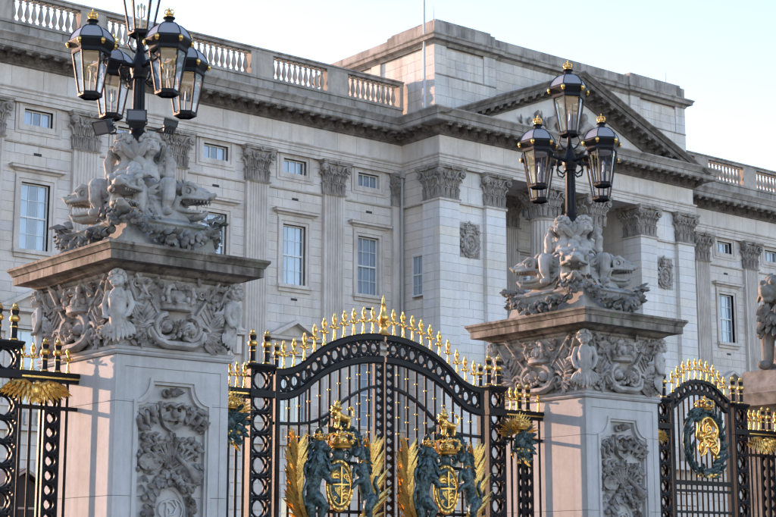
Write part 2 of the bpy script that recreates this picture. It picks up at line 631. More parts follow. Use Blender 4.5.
# heights shared by the whole front
Z_POD, Z_BASE, Z_STR, Z_CAP, Z_FRZ, Z_COR, Z_TOP = 6.7, 7.7, 18.02, 19.6, 20.2, 21.0, 22.04
HW = {'mezz': (0.62, 18.78, 19.42), 'main': (0.62, 13.75, 16.45), 'lower': (0.78, 7.75, 10.65), 'ground': (0.75, 1.3, 4.7)}
holes = []
for x in win_x:
    for k, (hw, a, b) in HW.items():
        holes.append((x - hw, x + hw, a, b))
solid = list(holes)
for x in win_x:                # surrounds, hoods and pediments carry no courses behind them
    solid += [(x - 1.02, x + 1.02, 18.36, 19.66), (x - 0.9, x + 0.9, 13.45, 16.75), (x - 1.02, x + 1.02, 7.7, 11.2)]
for x in pil_x:
    solid.append((x - 0.57, x + 0.57, Z_POD, Z_CAP))
wall = MB()
for x0, x1 in ((XL, PX0 + 0.3), (PX1 - 0.3, XR)):
    for a, b, c, d in cells(x0, x1, 0, 22, [h for h in holes if x0 < h[0] and h[1] < x1]):
        wall.box(a, b, YW + 0.03, YW + 0.55, c, d)
    hs = [h for h in solid if x0 < h[0] + 0.6 and h[1] - 0.6 < x1]
    ax0, ax1 = (XL, PX0) if x0 == XL else (PX1, XR)
    ashlar('ashlar', 'Y', YW, ax0, ax1, Z_BASE, Z_STR - 0.06, holes=hs)
    ashlar('ashlar', 'Y', YW, ax0, ax1, Z_STR + 0.07, Z_CAP, ch=0.38, holes=hs)
    ashlar('ashlar', 'Y', YS - 0.1, ax0, ax1, 0.6, Z_POD, ch=0.55, bw=1.3, holes=[h for h in holes if h[3] < 6], gap=0.05)
    ashlar('ashlar', 'Y', YS - 0.02, ax0, ax1, Z_FRZ, Z_COR, ch=0.9, bw=1.25)
    ashlar('weathered', 'Y', YS - 0.1, ax0, ax1, 22.1, 22.68, ch=0.6, bw=1.6, depth=0.3)
    wall.box(ax0, ax1, YS + 0.02, YW + 0.4, Z_CAP + 0.01, 22.0)
    wall.box(ax0, ax1, YS - 0.04, YW + 0.1, 0, 0.6)
    for a, b, c, d in cells(ax0, ax1, 0.6, Z_POD, [h for h in holes if h[3] < 6]):
        wall.box(a, b, YS - 0.06, YW + 0.03, c, d)
    wall.box(ax0, ax1, YW + 1.4, YW + 1.5, 0, 22)             # dark rooms end here
wallo = link('wall', wall.mesh('palace_wall'), 'trim', palace, wl())
mb = MB()
mb.box(XL, PX0 + 0.2, YW + 0.5, 78, 21.7, 22.1); mb.box(PX1 - 0.2, XR, YW + 0.5, 78, 21.7, 22.1)
mb.box(PX0 + 0.2, PX1 - 0.2, 63.3, 78, 21.7, 22.1)
link('roof', mb.mesh('palace_roof'), 'lead', palace, wl())
mb = MB(); mb.box(XL, XL + 0.5, YW + 0.56, 78, 0, 21.69); mb.box(XL + 0.5, XR, 77.5, 78, 0, 21.69)
link('side_wall', mb.mesh('palace_side'), 'trim', palace, wl())

# --- courses that run along the front
front = [(XL, YS), (PX0, YS), (PX0, YF), (PX1, YF), (PX1, YS), (XR, YS)]
mb = MB()
mb.sweep(front, [(-0.02, Z_CAP), (0, Z_CAP), (0, 19.76), (0.04, 19.77), (0.04, 19.95), (0.08, 19.96), (0.08, 20.04), (0.15, 20.11), (0.15, 20.17), (0.02, 20.2), (-0.02, 20.2)])
link('architrave', mb.mesh('architrave', 30), 'trim', palace, wl())
mb = MB()
mb.sweep(front, [(-0.02, Z_COR), (0.03, Z_COR), (0.09, 21.04), (0.09, 21.08), (0.2, 21.14), (0.22, 21.17), (0.22, 21.42), (-0.02, 21.43)])
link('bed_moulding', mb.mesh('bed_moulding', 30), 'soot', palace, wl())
mb = MB()
mb.sweep(front, [(-0.02, 21.432), (0.86, 21.432), (0.86, 21.46), (0.9, 21.46), (0.9, 21.66), (0.95, 21.67), (0.97, 21.74), (1.05, 21.86), (1.13, 21.93), (1.13, 21.99), (-0.02, Z_TOP)])
cornice = link('cornice', mb.mesh('cornice', 30), 'weathered', palace, wl())
spr = [(-0.02, Z_STR - 0.06), (0.06, Z_STR - 0.05), (0.10, Z_STR), (0.10, Z_STR + 0.05), (-0.02, Z_STR + 0.07)]
for path in ([(XL, YW), (PX0, YW), (PX0, 55.4)], [(PX1, YW), (XR, YW)]):
    mb = MB(); mb.sweep(path, spr)
    link('string_course', mb.mesh('string_course', 30), 'trim', palace, wl())
for a, b in ((XL, PX0), (PX1, XR)):
    mb = MB()
    mb.box(a, b, YS - 0.35, YW + 0.03, Z_POD, Z_POD + 0.16)
    mb.box(a, b, YS - 0.22, YW + 0.03, Z_POD + 0.16, Z_BASE - 0.1)
    mb.box(a, b, YS - 0.3, YW + 0.03, Z_BASE - 0.1, Z_BASE)
    link('podium_course', mb.mesh('podium_course'), 'trim', palace, wl())

# --- modillions under the cornice
def modillion_mesh():
    m = MB()
    pr = [(0, 0), (0.0, -0.24), (-0.12, -0.25), (-0.2, -0.21), (-0.3, -0.13), (-0.42, -0.1), (-0.5, -0.15), (-0.58, -0.14), (-0.61, -0.07), (-0.61, -0.03), (-0.61, 0)]
    m.M = Matrix.Rotation(-pi / 2, 4, 'Z')
    m.M = Matrix(((0, 1, 0, 0), (1, 0, 0, 0), (0, 0, 1, 0), (0, 0, 0, 1)))
    m.prism(pr, -0.11, 0.11)
    m.prism([(0, -0.01), (0, 0.0), (-0.64, 0.0), (-0.64, -0.045), (0, -0.045)][1:], -0.15, 0.15)
    m.M = None
    m.leaf((0, -0.05, -0.25), (0, -0.5, -0.16), 0.09, 0.25, (0, 0, -1), 0.015, 4)
    return m.mesh('modillion', 35)
mod_me = modillion_mesh()
mod_me.materials.append(M['soot'])
step = PITCHX / 7
xs = [x for x in [PX0 - 0.45 - step * k for k in range(52)] if x > XL + 0.2]
for x in xs:
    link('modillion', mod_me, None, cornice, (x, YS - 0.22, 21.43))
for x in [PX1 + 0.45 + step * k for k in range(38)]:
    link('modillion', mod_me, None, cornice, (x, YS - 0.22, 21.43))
nfr = 30
for k in range(nfr + 1):
    link('modillion', mod_me, None, cornice, (PX0 - 0.05 + (PX1 - PX0 + 0.1) * k / nfr, YF - 0.22, 21.43))
for k in range(4):
    link('modillion', mod_me, None, cornice, (PX0 - 0.22, YF + 0.45 + 0.6 * k, 21.43), (0, 0, -pi / 2))
    link('modillion', mod_me, None, cornice, (PX1 + 0.22, YF + 0.45 + 0.6 * k, 21.43), (0, 0, pi / 2))

# --- egg and leaf band between the modillions (too small to pick apart)
mb = MB()
for k in range(int((PX0 - 0.3 - 22) / 0.2)):
    mb.ball((PX0 - 0.3 - 0.2 * k, YS - 0.22, 21.24), (0.075, 0.06, 0.10), 6, 4)
for k in range(70):
    mb.ball((PX1 + 0.4 + 0.2 * k, YS - 0.22, 21.24), (0.075, 0.06, 0.10), 6, 4)
for k in range(int((PX1 - PX0) / 0.2)):
    mb.ball((PX0 + 0.1 + 0.2 * k, YF - 0.22, 21.24), (0.075, 0.06, 0.10), 6, 4)
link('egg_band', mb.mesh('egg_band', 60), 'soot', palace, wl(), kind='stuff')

# --- roof balustrade
BAL = []
for a, b in ((XL, PX0), (PX1, XR)):
    bal = MB()
    bal.box(a, b, YS - 0.16, YS + 0.34, 22.68, 22.80)
    bal.box(a, b, YS + 0.20, YS + 0.3, 22.0, 22.68)
    o = link('balustrade', bal.mesh('balustrade'), 'weathered', palace, wl())
    bal = MB()
    bal.box(a, b, YS - 0.16, YS + 0.34, 23.86, 24.0)
    bal.box(a, b, YS - 0.22, YS + 0.40, 24.0, 24.07)
    link('coping', bal.mesh('coping'), 'weathered', o)
    BAL.append(o)
m = MB(); m.box(-0.58, 0.58, -0.24, 0.24, 0, 1.06)
bp_me = m.mesh('balustrade_pier'); bp_me.materials.append(M['balustrade'])
m = MB()
m.box(-0.11, 0.11, -0.11, 0.11, 0, 0.07)
m.lathe([(0.06, 0.07), (0.095, 0.13), (0.06, 0.18), (0.07, 0.22), (0.125, 0.36), (0.115, 0.48), (0.06, 0.74), (0.05, 0.82), (0.085, 0.86), (0.06, 0.9), (0.085, 0.97)], 8)
m.box(-0.11, 0.11, -0.11, 0.11, 0.97, 1.06)
ba_me = m.mesh('baluster', 40); ba_me.materials.append(M['balustrade'])
n_bal = 0
for x in pil_x + [PX0 - 0.12, PX1 + 0.12]:
    w = 1.0 if x in pil_x else 0.19
    link('balustrade_pier', bp_me, None, BAL[0 if x < 55 else 1], (x, YS + 0.09, 22.8), scale=(w, 1, 1))
for i, x in enumerate(pil_x):
    if x < 26 or x > 80:
        continue
    if x > 60:
        cs = [x + 0.74 + 0.3 * k for k in range(10)]
    else:
        cs = [x - 0.74 - 0.3 * k for k in range(10)]
    for c in cs:
        link('baluster', ba_me, None, BAL[0 if c < 55 else 1], (c, YS + 0.09, 22.8))
for k in range(10):
    link('baluster', ba_me, None, BAL[0], (43.1 + 0.74 + 0.3 * k, YS + 0.09, 22.8))
for k in range(10):
    link('baluster', ba_me, None, BAL[1], (68.4 - 0.74 - 0.3 * k, YS + 0.09, 22.8))

# --- Corinthian capital, one square one and one round one
def capital(w, name, round_=False, h=1.56):
    """Corinthian capital: two rows of upright acanthus with drooping tips, corner volutes, abacus with a flower"""
    m = MB()
    a = w / 2
    if round_:
        m.lathe([(a * 1.08, 0.0), (a * 1.12, 0.05), (a * 1.02, 0.1), (a * 0.98, 0.5), (a * 1.0, 0.95), (a * 1.12, 1.3), (a * 1.15, 1.38)], 20)
    else:
        m.rings([(0.05, 0.0), (0.08, 0.05), (0.0, 0.09), (-0.02, 0.5), (0.0, 0.95), (0.08, 1.3), (0.1, 1.38)], a, a)
    m.rings([(0.20, 1.39), (0.22, 1.46), (0.25, 1.47), (0.27, h - 0.02), (0.25, h)], a, a)
    for k in range(4):
        m.M = Matrix.Rotation(k * pi / 2, 4, 'Z')
        y = -a
        for row, (n, z0, z1, out) in enumerate(((4, 0.07, 0.60, 0.065), (3, 0.62, 1.02, 0.20))):
            for j in range(n):
                x = (j - (n - 1) / 2) * w / n * (1.0 if row == 0 else 1.05)
                lw = w / n * 0.40
                for q in (-1, 0, 1):              # three lobes to a leaf, the tip hanging forward
                    xx = x + q * lw * 0.55
                    zt_ = z1 - 0.06 * abs(q)
                    m.tube([(xx * 1.0, y + 0.0, z0), (xx, y - 0.04, (z0 + z1) * 0.5), (x + q * lw * 0.7, y - out * 0.55, zt_ - 0.05), (x + q * lw * 0.72, y - out, zt_), (x + q * lw * 0.6, y - out - 0.05, zt_ - 0.07)],
                           [lw * 0.34, lw * 0.36, lw * 0.34, lw * 0.30, lw * 0.12], 5, flat=0.75)
        for sx in (-1, 1):
            cx = sx * (a + 0.07)
            m.scroll((cx, y - 0.15, 1.20), 0.165, 0.04, 1.5, pi / 2, -sx, 0.052, y=-0.05, n=6)
            m.ball((cx, y - 0.20, 1.20), 0.06, 7, 5)
            m.tube([(sx * 0.16 * w, y - 0.03, 0.62), (sx * 0.24 * w, y - 0.06, 0.98), (sx * 0.36 * w, y - 0.12, 1.30), (cx, y - 0.15, 1.365)], [0.035, 0.045, 0.05, 0.052], 6)
            m.scroll((sx * 0.13 * w, y - 0.10, 1.18), 0.095, 0.02, 1.3, pi / 2, sx, 0.034, y=-0.03, n=5)
            m.tube([(sx * 0.16 * w, y - 0.03, 0.62), (sx * 0.15 * w, y - 0.05, 0.95), (sx * 0.13 * w, y - 0.09, 1.27)], 0.03, 5)
        for q in range(7):
            b = 2 * pi * q / 7
            m.ball((0.085 * math.cos(b), y - 0.27, 1.45 + 0.085 * math.sin(b)), (0.05, 0.04, 0.05), 6, 4)
        m.ball((0, y - 0.30, 1.45), 0.04, 6, 4)
    m.M = None
    return m.mesh(name, 50)
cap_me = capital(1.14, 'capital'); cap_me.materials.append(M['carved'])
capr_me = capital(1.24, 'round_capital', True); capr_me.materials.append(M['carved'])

def flutes(w, n=7, depth=0.05):
    """front outline of a fluted pilaster in plan"""
    pts = [(-w / 2, 0.3), (-w / 2, 0)]
    mrg = 0.09
    p = (w - 2 * mrg) / n
    for i in range(n):
        x = -w / 2 + mrg + p * i
        pts += [(x + p * 0.12, 0), (x + p * 0.24, depth * 0.8), (x + p * 0.5, depth), (x + p * 0.76, depth * 0.8), (x + p * 0.88, 0)]
    pts += [(w / 2, 0), (w / 2, 0.3)]
    return pts
def extr(pts, z0, z1):
    m = MB()
    n = len(pts)
    m.add([(p[0], p[1], z0) for p in pts] + [(p[0], p[1], z1) for p in pts],
          [(i, (i + 1) % n, (i + 1) % n + n, i + n) for i in range(n)] + [tuple(range(n)), tuple(range(2 * n - 1, n - 1, -1))])
    return m
m = extr(flutes(1.14), Z_BASE + 0.75, Z_STR + 0.02)
for z0, z1, o in ((Z_BASE, Z_BASE + 0.35, 0.16), (Z_BASE + 0.35, Z_BASE + 0.5, 0.12), (Z_BASE + 0.5, Z_BASE + 0.6, 0.07), (Z_BASE + 0.6, Z_BASE + 0.75, 0.1)):
    m.box(-0.57 - o, 0.57 + o, -o, 0.3, z0, z1)
m.box(-0.6, 0.6, -0.04, 0.25, Z_STR + 0.02, Z_STR + 0.08)
pil_me = m.mesh('pilaster', 25); pil_me.materials.append(M['trim'])
for x in pil_x:
    p = link('pilaster', pil_me, None, palace, wl(x, YS, 0))
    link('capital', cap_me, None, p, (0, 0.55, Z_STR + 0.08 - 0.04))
# half pilaster in the corner beside the pavilion
m = extr([(-0.25, 0.3), (-0.25, 0), (0.3, 0), (0.3, 0.3)], Z_BASE, Z_STR + 0.05)
p = link('pilaster', m.mesh('corner_pilaster'), 'trim', palace, wl(PX0 - 0.25, YS, 0))
link('capital', cap_me, None, p, (0, 0.45, Z_STR + 0.04), scale=(0.42, 0.8, 1))
m = MB()
m.tube([(PX0 - 0.1, YS - 0.14, 0.1), (PX0 - 0.1, YS - 0.14, 19.4)], 0.07, 8)
for z in (3, 6, 9, 12, 15, 17.6):
    m.lathe([(0.09, z), (0.09, z + 0.09)], 8, (PX0 - 0.1, YS - 0.14, 0))
m.box(PX0 - 0.22, PX0 + 0.02, YS - 0.28, YS - 0.02, 19.4, 19.75)
link('drainpipe', m.mesh('drainpipe', 40), 'pipe', palace, wl())

# --- windows
def frame_rect(m, hw, z0, z1, w, y0, y1, bottom=True):
    m.box(-hw - w, -hw, y0, y1, z0 - (w if bottom else 0), z1 + w)
    m.box(hw, hw + w, y0, y1, z0 - (w if bottom else 0), z1 + w)
    m.box(-hw, hw, y0, y1, z1, z1 + w)
    if bottom:
        m.box(-hw, hw, y0, y1, z0 - w, z0)

WIN = {}
CURT = {}
rwn = random.Random(19)
def window_kind(kind):
    hw, z0, z1 = HW[kind]
    P = []                                           # (name, mesh, material)
    m = MB()
    if kind == 'mezz':
        frame_rect(m, hw, z0, z1, 0.13, -0.02, 0.24)
        frame_rect(m, hw + 0.131, z0 - 0.131, z1 + 0.131, 0.12, -0.07, 0.1)
        frame_rect(m, hw + 0.252, z0 - 0.252, z1 + 0.09, 0.13, -0.035, 0.1)
    elif kind == 'main':
        frame_rect(m, hw, z0, z1, 0.14, -0.02, 0.24, False)
        frame_rect(m, hw + 0.141, z0, z1 + 0.141, 0.13, -0.07, 0.1, False)
        m.box(-hw - 0.29, hw + 0.29, -0.03, 0.1, z1 + 0.272, z1 + 0.38)
    elif kind == 'lower':
        frame_rect(m, hw, z0, z1, 0.14, -0.02, 0.24, False)
        frame_rect(m, hw + 0.141, z0, z1 + 0.141, 0.13, -0.07, 0.1, False)
    else:
        frame_rect(m, hw, z0, z1, 0.05, -0.02, 0.25)
    body = m
    if kind == 'main':
        m = MB()
        pr = [(0, 0), (-0.1, 0.0), (-0.16, 0.06), (-0.3, 0.1), (-0.3, 0.19), (-0.34, 0.23), (0, 0.27)]
        m.rings([(0, 0), (0.06, 0.03), (0.1, 0.09), (0.26, 0.12), (0.26, 0.2), (0.3, 0.24), (0.28, 0.26)], hw + 0.29, 0.1, (0, 0.05, z1 + 0.381))
        P.append(('hood', m.mesh('hood'), 'trim'))
    if kind in ('main', 'ground'):
        m = MB()
        m.box(-hw - 0.3, hw + 0.3, -0.2, 0.25, z0 - 0.16, z0 - (0.0 if kind == 'main' else 0.052))
        m.box(-hw - 0.24, hw + 0.24, -0.1, 0.2, z0 - 0.32, z0 - 0.161)
        P.append(('sill', m.mesh('sill'), 'trim'))
    if kind == 'lower':
        m = MB()
        zt = z1 + 0.272
        m.box(-hw - 0.3, hw + 0.3, -0.06, 0.1, zt, zt + 0.28)
        m.rings([(0, 0), (0.08, 0.04), (0.3, 0.08), (0.32, 0.2), (0.36, 0.24)], hw + 0.35, 0.1, (0, 0.05, zt + 0.281))
        zb = zt + 0.525
        W = hw + 0.71
        m.prism([(-W, zb), (W, zb), (0, zb + 0.72)], -0.02, 0.1)
        for sx in (-1, 1):
            q = [(sx * (W + 0.02), zb), (0, zb + 0.74), (0, zb + 0.58), (sx * (W - 0.42), zb)]
            m.prism(q if sx < 0 else q[::-1], -0.38, -0.021)
        for sx in (-1, 1):
            m.box(sx * (hw + 0.42) - 0.12, sx * (hw + 0.42) + 0.12, -0.26, 0.1, zt - 0.45, zt + 0.28)
        P.append(('pediment', m.mesh('window_pediment'), 'trim'))
    if kind == 'lower':
        m = MB()
        for k in range(7):
            m.lathe([(0.07, 6.92), (0.07, 6.97), (0.045, 7.0), (0.085, 7.12), (0.04, 7.32), (0.06, 7.36), (0.07, 7.42)], 8, (-0.75 + 0.25 * k, -0.48, 0))
        P.append(('apron_balusters', m.mesh('apron_balusters', 40), 'trim'))
    # sashes
    m = MB()
    y = 0.17
    frame_rect(m, hw - 0.062, z0 + 0.062, z1 - 0.062, 0.06, y, y + 0.08)
    if kind == 'mezz':
        for x in (-0.19, 0.19):
            m.box(x - 0.022, x + 0.022, y + 0.01, y + 0.06, z0 + 0.06, z1 - 0.06)
    else:
        zm = (z0 + z1) / 2
        m.box(-hw + 0.06, hw - 0.06, y + 0.004, y + 0.1, zm - 0.035, zm + 0.035)
        for x in (-hw / 3, hw / 3):
            m.box(x - 0.011, x + 0.011, y + 0.02, y + 0.06, z0 + 0.06, z1 - 0.06)
        for zz in ((z0 * 3 + z1) / 4, (z0 + z1 * 3) / 4):
            m.box(-hw + 0.06, hw - 0.06, y + 0.022, y + 0.055, zz - 0.011, zz + 0.011)
    P.append(('sash', m.mesh('sash'), 'white'))
    if kind == 'mezz':
        zz = [(z0 + 0.06, z1 - 0.06)]
    else:
        zz = [(z0 + 0.06, zm - 0.03), (zm + 0.03, z1 - 0.06)]
    for a, b in zz:
        m = MB(); m.add([(-hw + 0.05, y + 0.047, a), (hw - 0.05, y + 0.047, a), (hw - 0.05, y + 0.047, b), (-hw + 0.05, y + 0.047, b)], [(0, 1, 2, 3)])
        P.append(('pane', m.mesh('pane'), 'glass'))
    CURT[kind] = []
    for spans in ([(-1, 1)], [(-1, 0.62)], [(-1, -0.28), (0.34, 1)], [(-0.55, 1)], [(-1, 1)]):   # closed, or drawn a little aside
        m = MB()
        for s0, s1 in spans:
            n = max(6, int(20 * (s1 - s0)))
            pts = []
            for i in range(n + 1):
                x = (hw - 0.02) * (s0 + (s1 - s0) * i / n)
                pts.append((x, y + 0.14 + 0.03 * math.sin(i * 1.5) + 0.012 * math.sin(i * 3.7)))
            vs = [(p[0], p[1], z0 - 0.03) for p in pts] + [(p[0], p[1], z1 + 0.03) for p in pts]
            m.add(vs, [(i, i + 1, i + n + 2, i + n + 1) for i in range(n)])
        me = m.mesh('curtain', 80)
        me.materials.append(M['curtain'])
        CURT[kind].append(me)
    bm_ = body.mesh('window_surround')
    bm_.materials.append(M['trim'])
    for nme, me, mt in P:
        me.materials.append(M[mt])
    WIN[kind] = (bm_, P)

def window(kind, x, y=YW, rz=0, dz=0, skip=(), sc=1.0):
    b, P = WIN[kind]
    w = link('window', b, None, palace, wl(x, y, dz), (0, 0, rz), (sc, 1, 1))
    for nme, me, mt in P:
        if nme not in skip:
            link(nme, me, None, w, kind='stuff' if nme == 'apron_balusters' else None)
    link('curtain', rwn.choice(CURT[kind]), None, w)
    return w
for k in HW:
    window_kind(k)
for x in win_x:
    for k in HW:
        if k == 'ground' and not 24 < x < 80:
            continue
        window(k, x, YW if k != 'ground' else YS - 0.1)
m = MB(); m.box(-0.17, 0.17, -0.012, 0.05, -0.05, 0.05)
vent_me = m.mesh('vent'); vent_me.materials.append(M['dark'])
for x in win_x:
    link('vent', vent_me, None, palace, wl(x + 0.02, YW, 17.62))
    link('vent', vent_me, None, palace, wl(x + 0.02, YW, 13.12))

# --- central pavilion
mb = MB()
PC = (PX0 + PX1) / 2
xa, xb = 51.1, 60.4
for a, b in ((PX0, xa), (xb, PX1)):
    mb.box(a + (0.36 if a == PX0 else 0.06), b - 0.06, YF + 0.3, YW + 0.5, 0, Z_CAP)
mb.box(PX0 + 0.06, PX1 - 0.06, YF + 0.08, YW + 0.5, Z_CAP + 0.001, 22.0)       # above the columns
mb.box(xa - 0.06, xb + 0.06, YF - 0.3, YW + 0.5, 0, Z_POD)
loggia_holes = [(x - HW[k][0], x + HW[k][0], HW[k][1], HW[k][2]) for x in (52.6, 55.75, 58.9) for k in ('main', 'lower', 'mezz')]
for a, b, c, d in cells(xa - 0.06, xb + 0.06, Z_POD, Z_CAP, loggia_holes):
    mb.box(a, b, YW + 0.25, YW + 0.7, c, d)
mb.box(xa - 0.06, xb + 0.06, YW + 1.4, YW + 1.5, Z_POD, Z_CAP)
link('pavilion_wall', mb.mesh('pavilion_wall'), 'trim', palace, wl())
for x in (52.6, 55.75, 58.9):
    for k in ('main', 'lower', 'mezz'):
        window(k, x, YW + 0.22)
ashlar('ashlar', 'Y', YW + 0.22, xa, xb, Z_POD, Z_CAP, holes=[(x - a, x + a, b, c) for x in (52.6, 55.75, 58.9) for a, b, c in ((1.02, 18.36, 19.66), (0.9, 13.45, 16.75), (1.02, 7.7, 11.2))])
for x in (54.17, 57.33):
    p = link('pilaster', pil_me, None, palace, wl(x, YW, 0))
    link('capital', cap_me, None, p, (0, 0.55, Z_STR + 0.04))
# square corner piers, pilasters and the sunk panels between them
for a, b in ((PX0, PX0 + 1.2), (49.87, 51.1), (60.4, 61.6), (PX1 - 1.25, PX1)):
    ashlar('pavilion', 'Y', YF, a, b, Z_POD + 1.0, Z_STR, ch=0.41, bw=2, depth=0.4)
    pc = link('pier_base', (lambda m: (m.box(a - 0.12, b + 0.12, YF - 0.12, YF + 0.5, Z_POD, Z_POD + 0.7), m.box(a - 0.06, b + 0.06, YF - 0.06, YF + 0.5, Z_POD + 0.7, Z_POD + 1.0), m.mesh('pier_base'))[-1])(MB()), 'trim', palace, wl())
    link('capital', cap_me, None, palace, wl((a + b) / 2, YF + 0.6, Z_STR + 0.04), scale=(1.05, 1.05, 1))
    m = MB(); m.rings([(0.0, -0.06), (0.05, -0.05), (0.07, 0), (0.05, 0.06), (0, 0.07)], (b - a) / 2, 0.6, ((a + b) / 2, YF + 0.6, Z_STR))
    link('necking', m.mesh('necking', 40), 'trim', palace, wl())
for a, b in ((PX0 + 1.2, 49.87), (61.6, PX1 - 1.25)):
    ashlar('pavilion', 'Y', YF + 0.24, a, b, Z_POD, Z_STR, ch=0.41, bw=1.0, depth=0.1)
    ashlar('pavilion', 'Y', YF + 0.2, a, b, Z_STR + 0.06, Z_CAP, ch=0.75, bw=1.0, depth=0.12)
    m = MB(); m.box(a, b, YF + 0.12, YF + 0.4, Z_STR - 0.05, Z_STR + 0.06)
    link('string_course', m.mesh('string_course'), 'trim', palace, wl())
ashlar('pavilion', 'X', PX0, YF + 0.41, YF + 1.2, Z_POD + 1.0, Z_STR, ch=0.41, bw=2, depth=0.4)
ashlar('ashlar', 'X', PX0 + 0.1, YF + 1.2, YS, Z_POD, Z_STR, ch=0.41, bw=0.9, depth=0.28, holes=[(55.5, 56.3, 13.75, 15.75)])
ashlar('ashlar', 'X', PX0 + 0.05, YF + 1.2, YS, Z_STR + 0.08, Z_CAP, ch=0.38, bw=0.9, depth=0.33)
ashlar('pavilion', 'X', 60.4, YF + 0.02, YF + 1.2, Z_POD + 1.0, Z_STR, ch=0.41, bw=2, depth=0.05)
ashlar('ashlar', 'X', 60.45, YF + 1.2, YW + 0.2, Z_POD, Z_CAP, ch=0.41, bw=0.9, depth=0.05)
ashlar('ashlar', 'Y', YF - 0.02, PX0, PX1, Z_FRZ, Z_COR, ch=0.9, bw=1.35)
ashlar('ashlar', 'X', PX0 - 0.02, YF, YS, Z_FRZ, Z_COR, ch=0.9, bw=1.3)
ashlar('ashlar', 'Y', YF - 0.32, PX0, PX1, 0.6, Z_POD - 0.4, ch=0.55, bw=1.3, gap=0.05)
m = MB()
m.box(PX0 - 0.3, PX1 + 0.3, YF - 1.2, YF - 0.3, Z_POD - 0.4, Z_POD)
m.box(xa - 0.3, xb + 0.3, YF - 1.1, YF - 0.9, Z_POD + 0.9, Z_POD + 1.05)
for k in range(34):
    m.lathe([(0.06, 0), (0.1, 0.3), (0.05, 0.7), (0.08, 0.9)], 6, (xa + 0.1 + k * 0.27, YF - 1.0, Z_POD))
link('balcony', m.mesh('balcony', 40), 'trim', palace, wl())
# small sash window in the return wall
m = MB()
frame_rect(m, 0.33, 13.82, 15.68, 0.07, 0.0, 0.1)
m.box(-0.33, 0.33, 0.02, 0.08, 14.72, 14.78); m.box(-0.01, 0.01, 0.03, 0.07, 13.82, 15.68); m.box(-0.33, 0.33, 0.03, 0.07, 14.24, 14.26)
w = link('window', m.mesh('return_sash'), 'white', palace, wl(PX0 + 0.1, 55.9, 0), (0, 0, -pi / 2))
m = MB(); m.add([(-0.34, 0.05, 13.8), (0.34, 0.05, 13.8), (0.34, 0.05, 15.7), (-0.34, 0.05, 15.7)], [(0, 1, 2, 3)])
link('pane', m.mesh('pane'), 'glass', w)
m = MB(); m.box(-0.34, 0.34, 0.12, 0.14, 13.8, 15.7)
link('curtain', m.mesh('curtain'), 'curtain', w)

# columns of the loggia
n = 20
pts = []
for i in range(n):
    for f, r_ in ((0.0, 1.0), (0.22, 0.94), (0.5, 0.915), (0.78, 0.94)):
        a = 2 * pi * (i + f) / n
        pts.append((r_ * math.cos(a), r_ * math.sin(a)))
N = len(pts)
m = MB()
lev = [(Z_BASE + 0.5, 0.70), (Z_BASE + 4, 0.70), (Z_BASE + 8, 0.655), (Z_STR, 0.60)]
m.add([(p[0] * q, p[1] * q, z) for z, q in lev for p in pts], [(i * N + k, i * N + (k + 1) % N, (i + 1) * N + (k + 1) % N, (i + 1) * N + k) for i in range(3) for k in range(N)])
m.lathe([(0.72, Z_BASE + 0.5), (0.8, Z_BASE + 0.42), (0.86, Z_BASE + 0.34), (0.86, Z_BASE + 0.2), (0.9, Z_BASE + 0.18), (0.9, Z_BASE)][::-1], 24)
m.lathe([(0.62, Z_STR - 0.06), (0.68, Z_STR), (0.62, Z_STR + 0.06)], 24)
m.box(-0.92, 0.92, -0.92, 0.92, Z_POD, Z_BASE)
col_me = m.mesh('column', 35); col_me.materials.append(M['trim'])
for x in (54.17, 57.33):
    p = link('column', col_me, None, palace, wl(x, YF + 0.66, 0))
    link('capital', capr_me, None, p, (0, 0, Z_STR + 0.05))

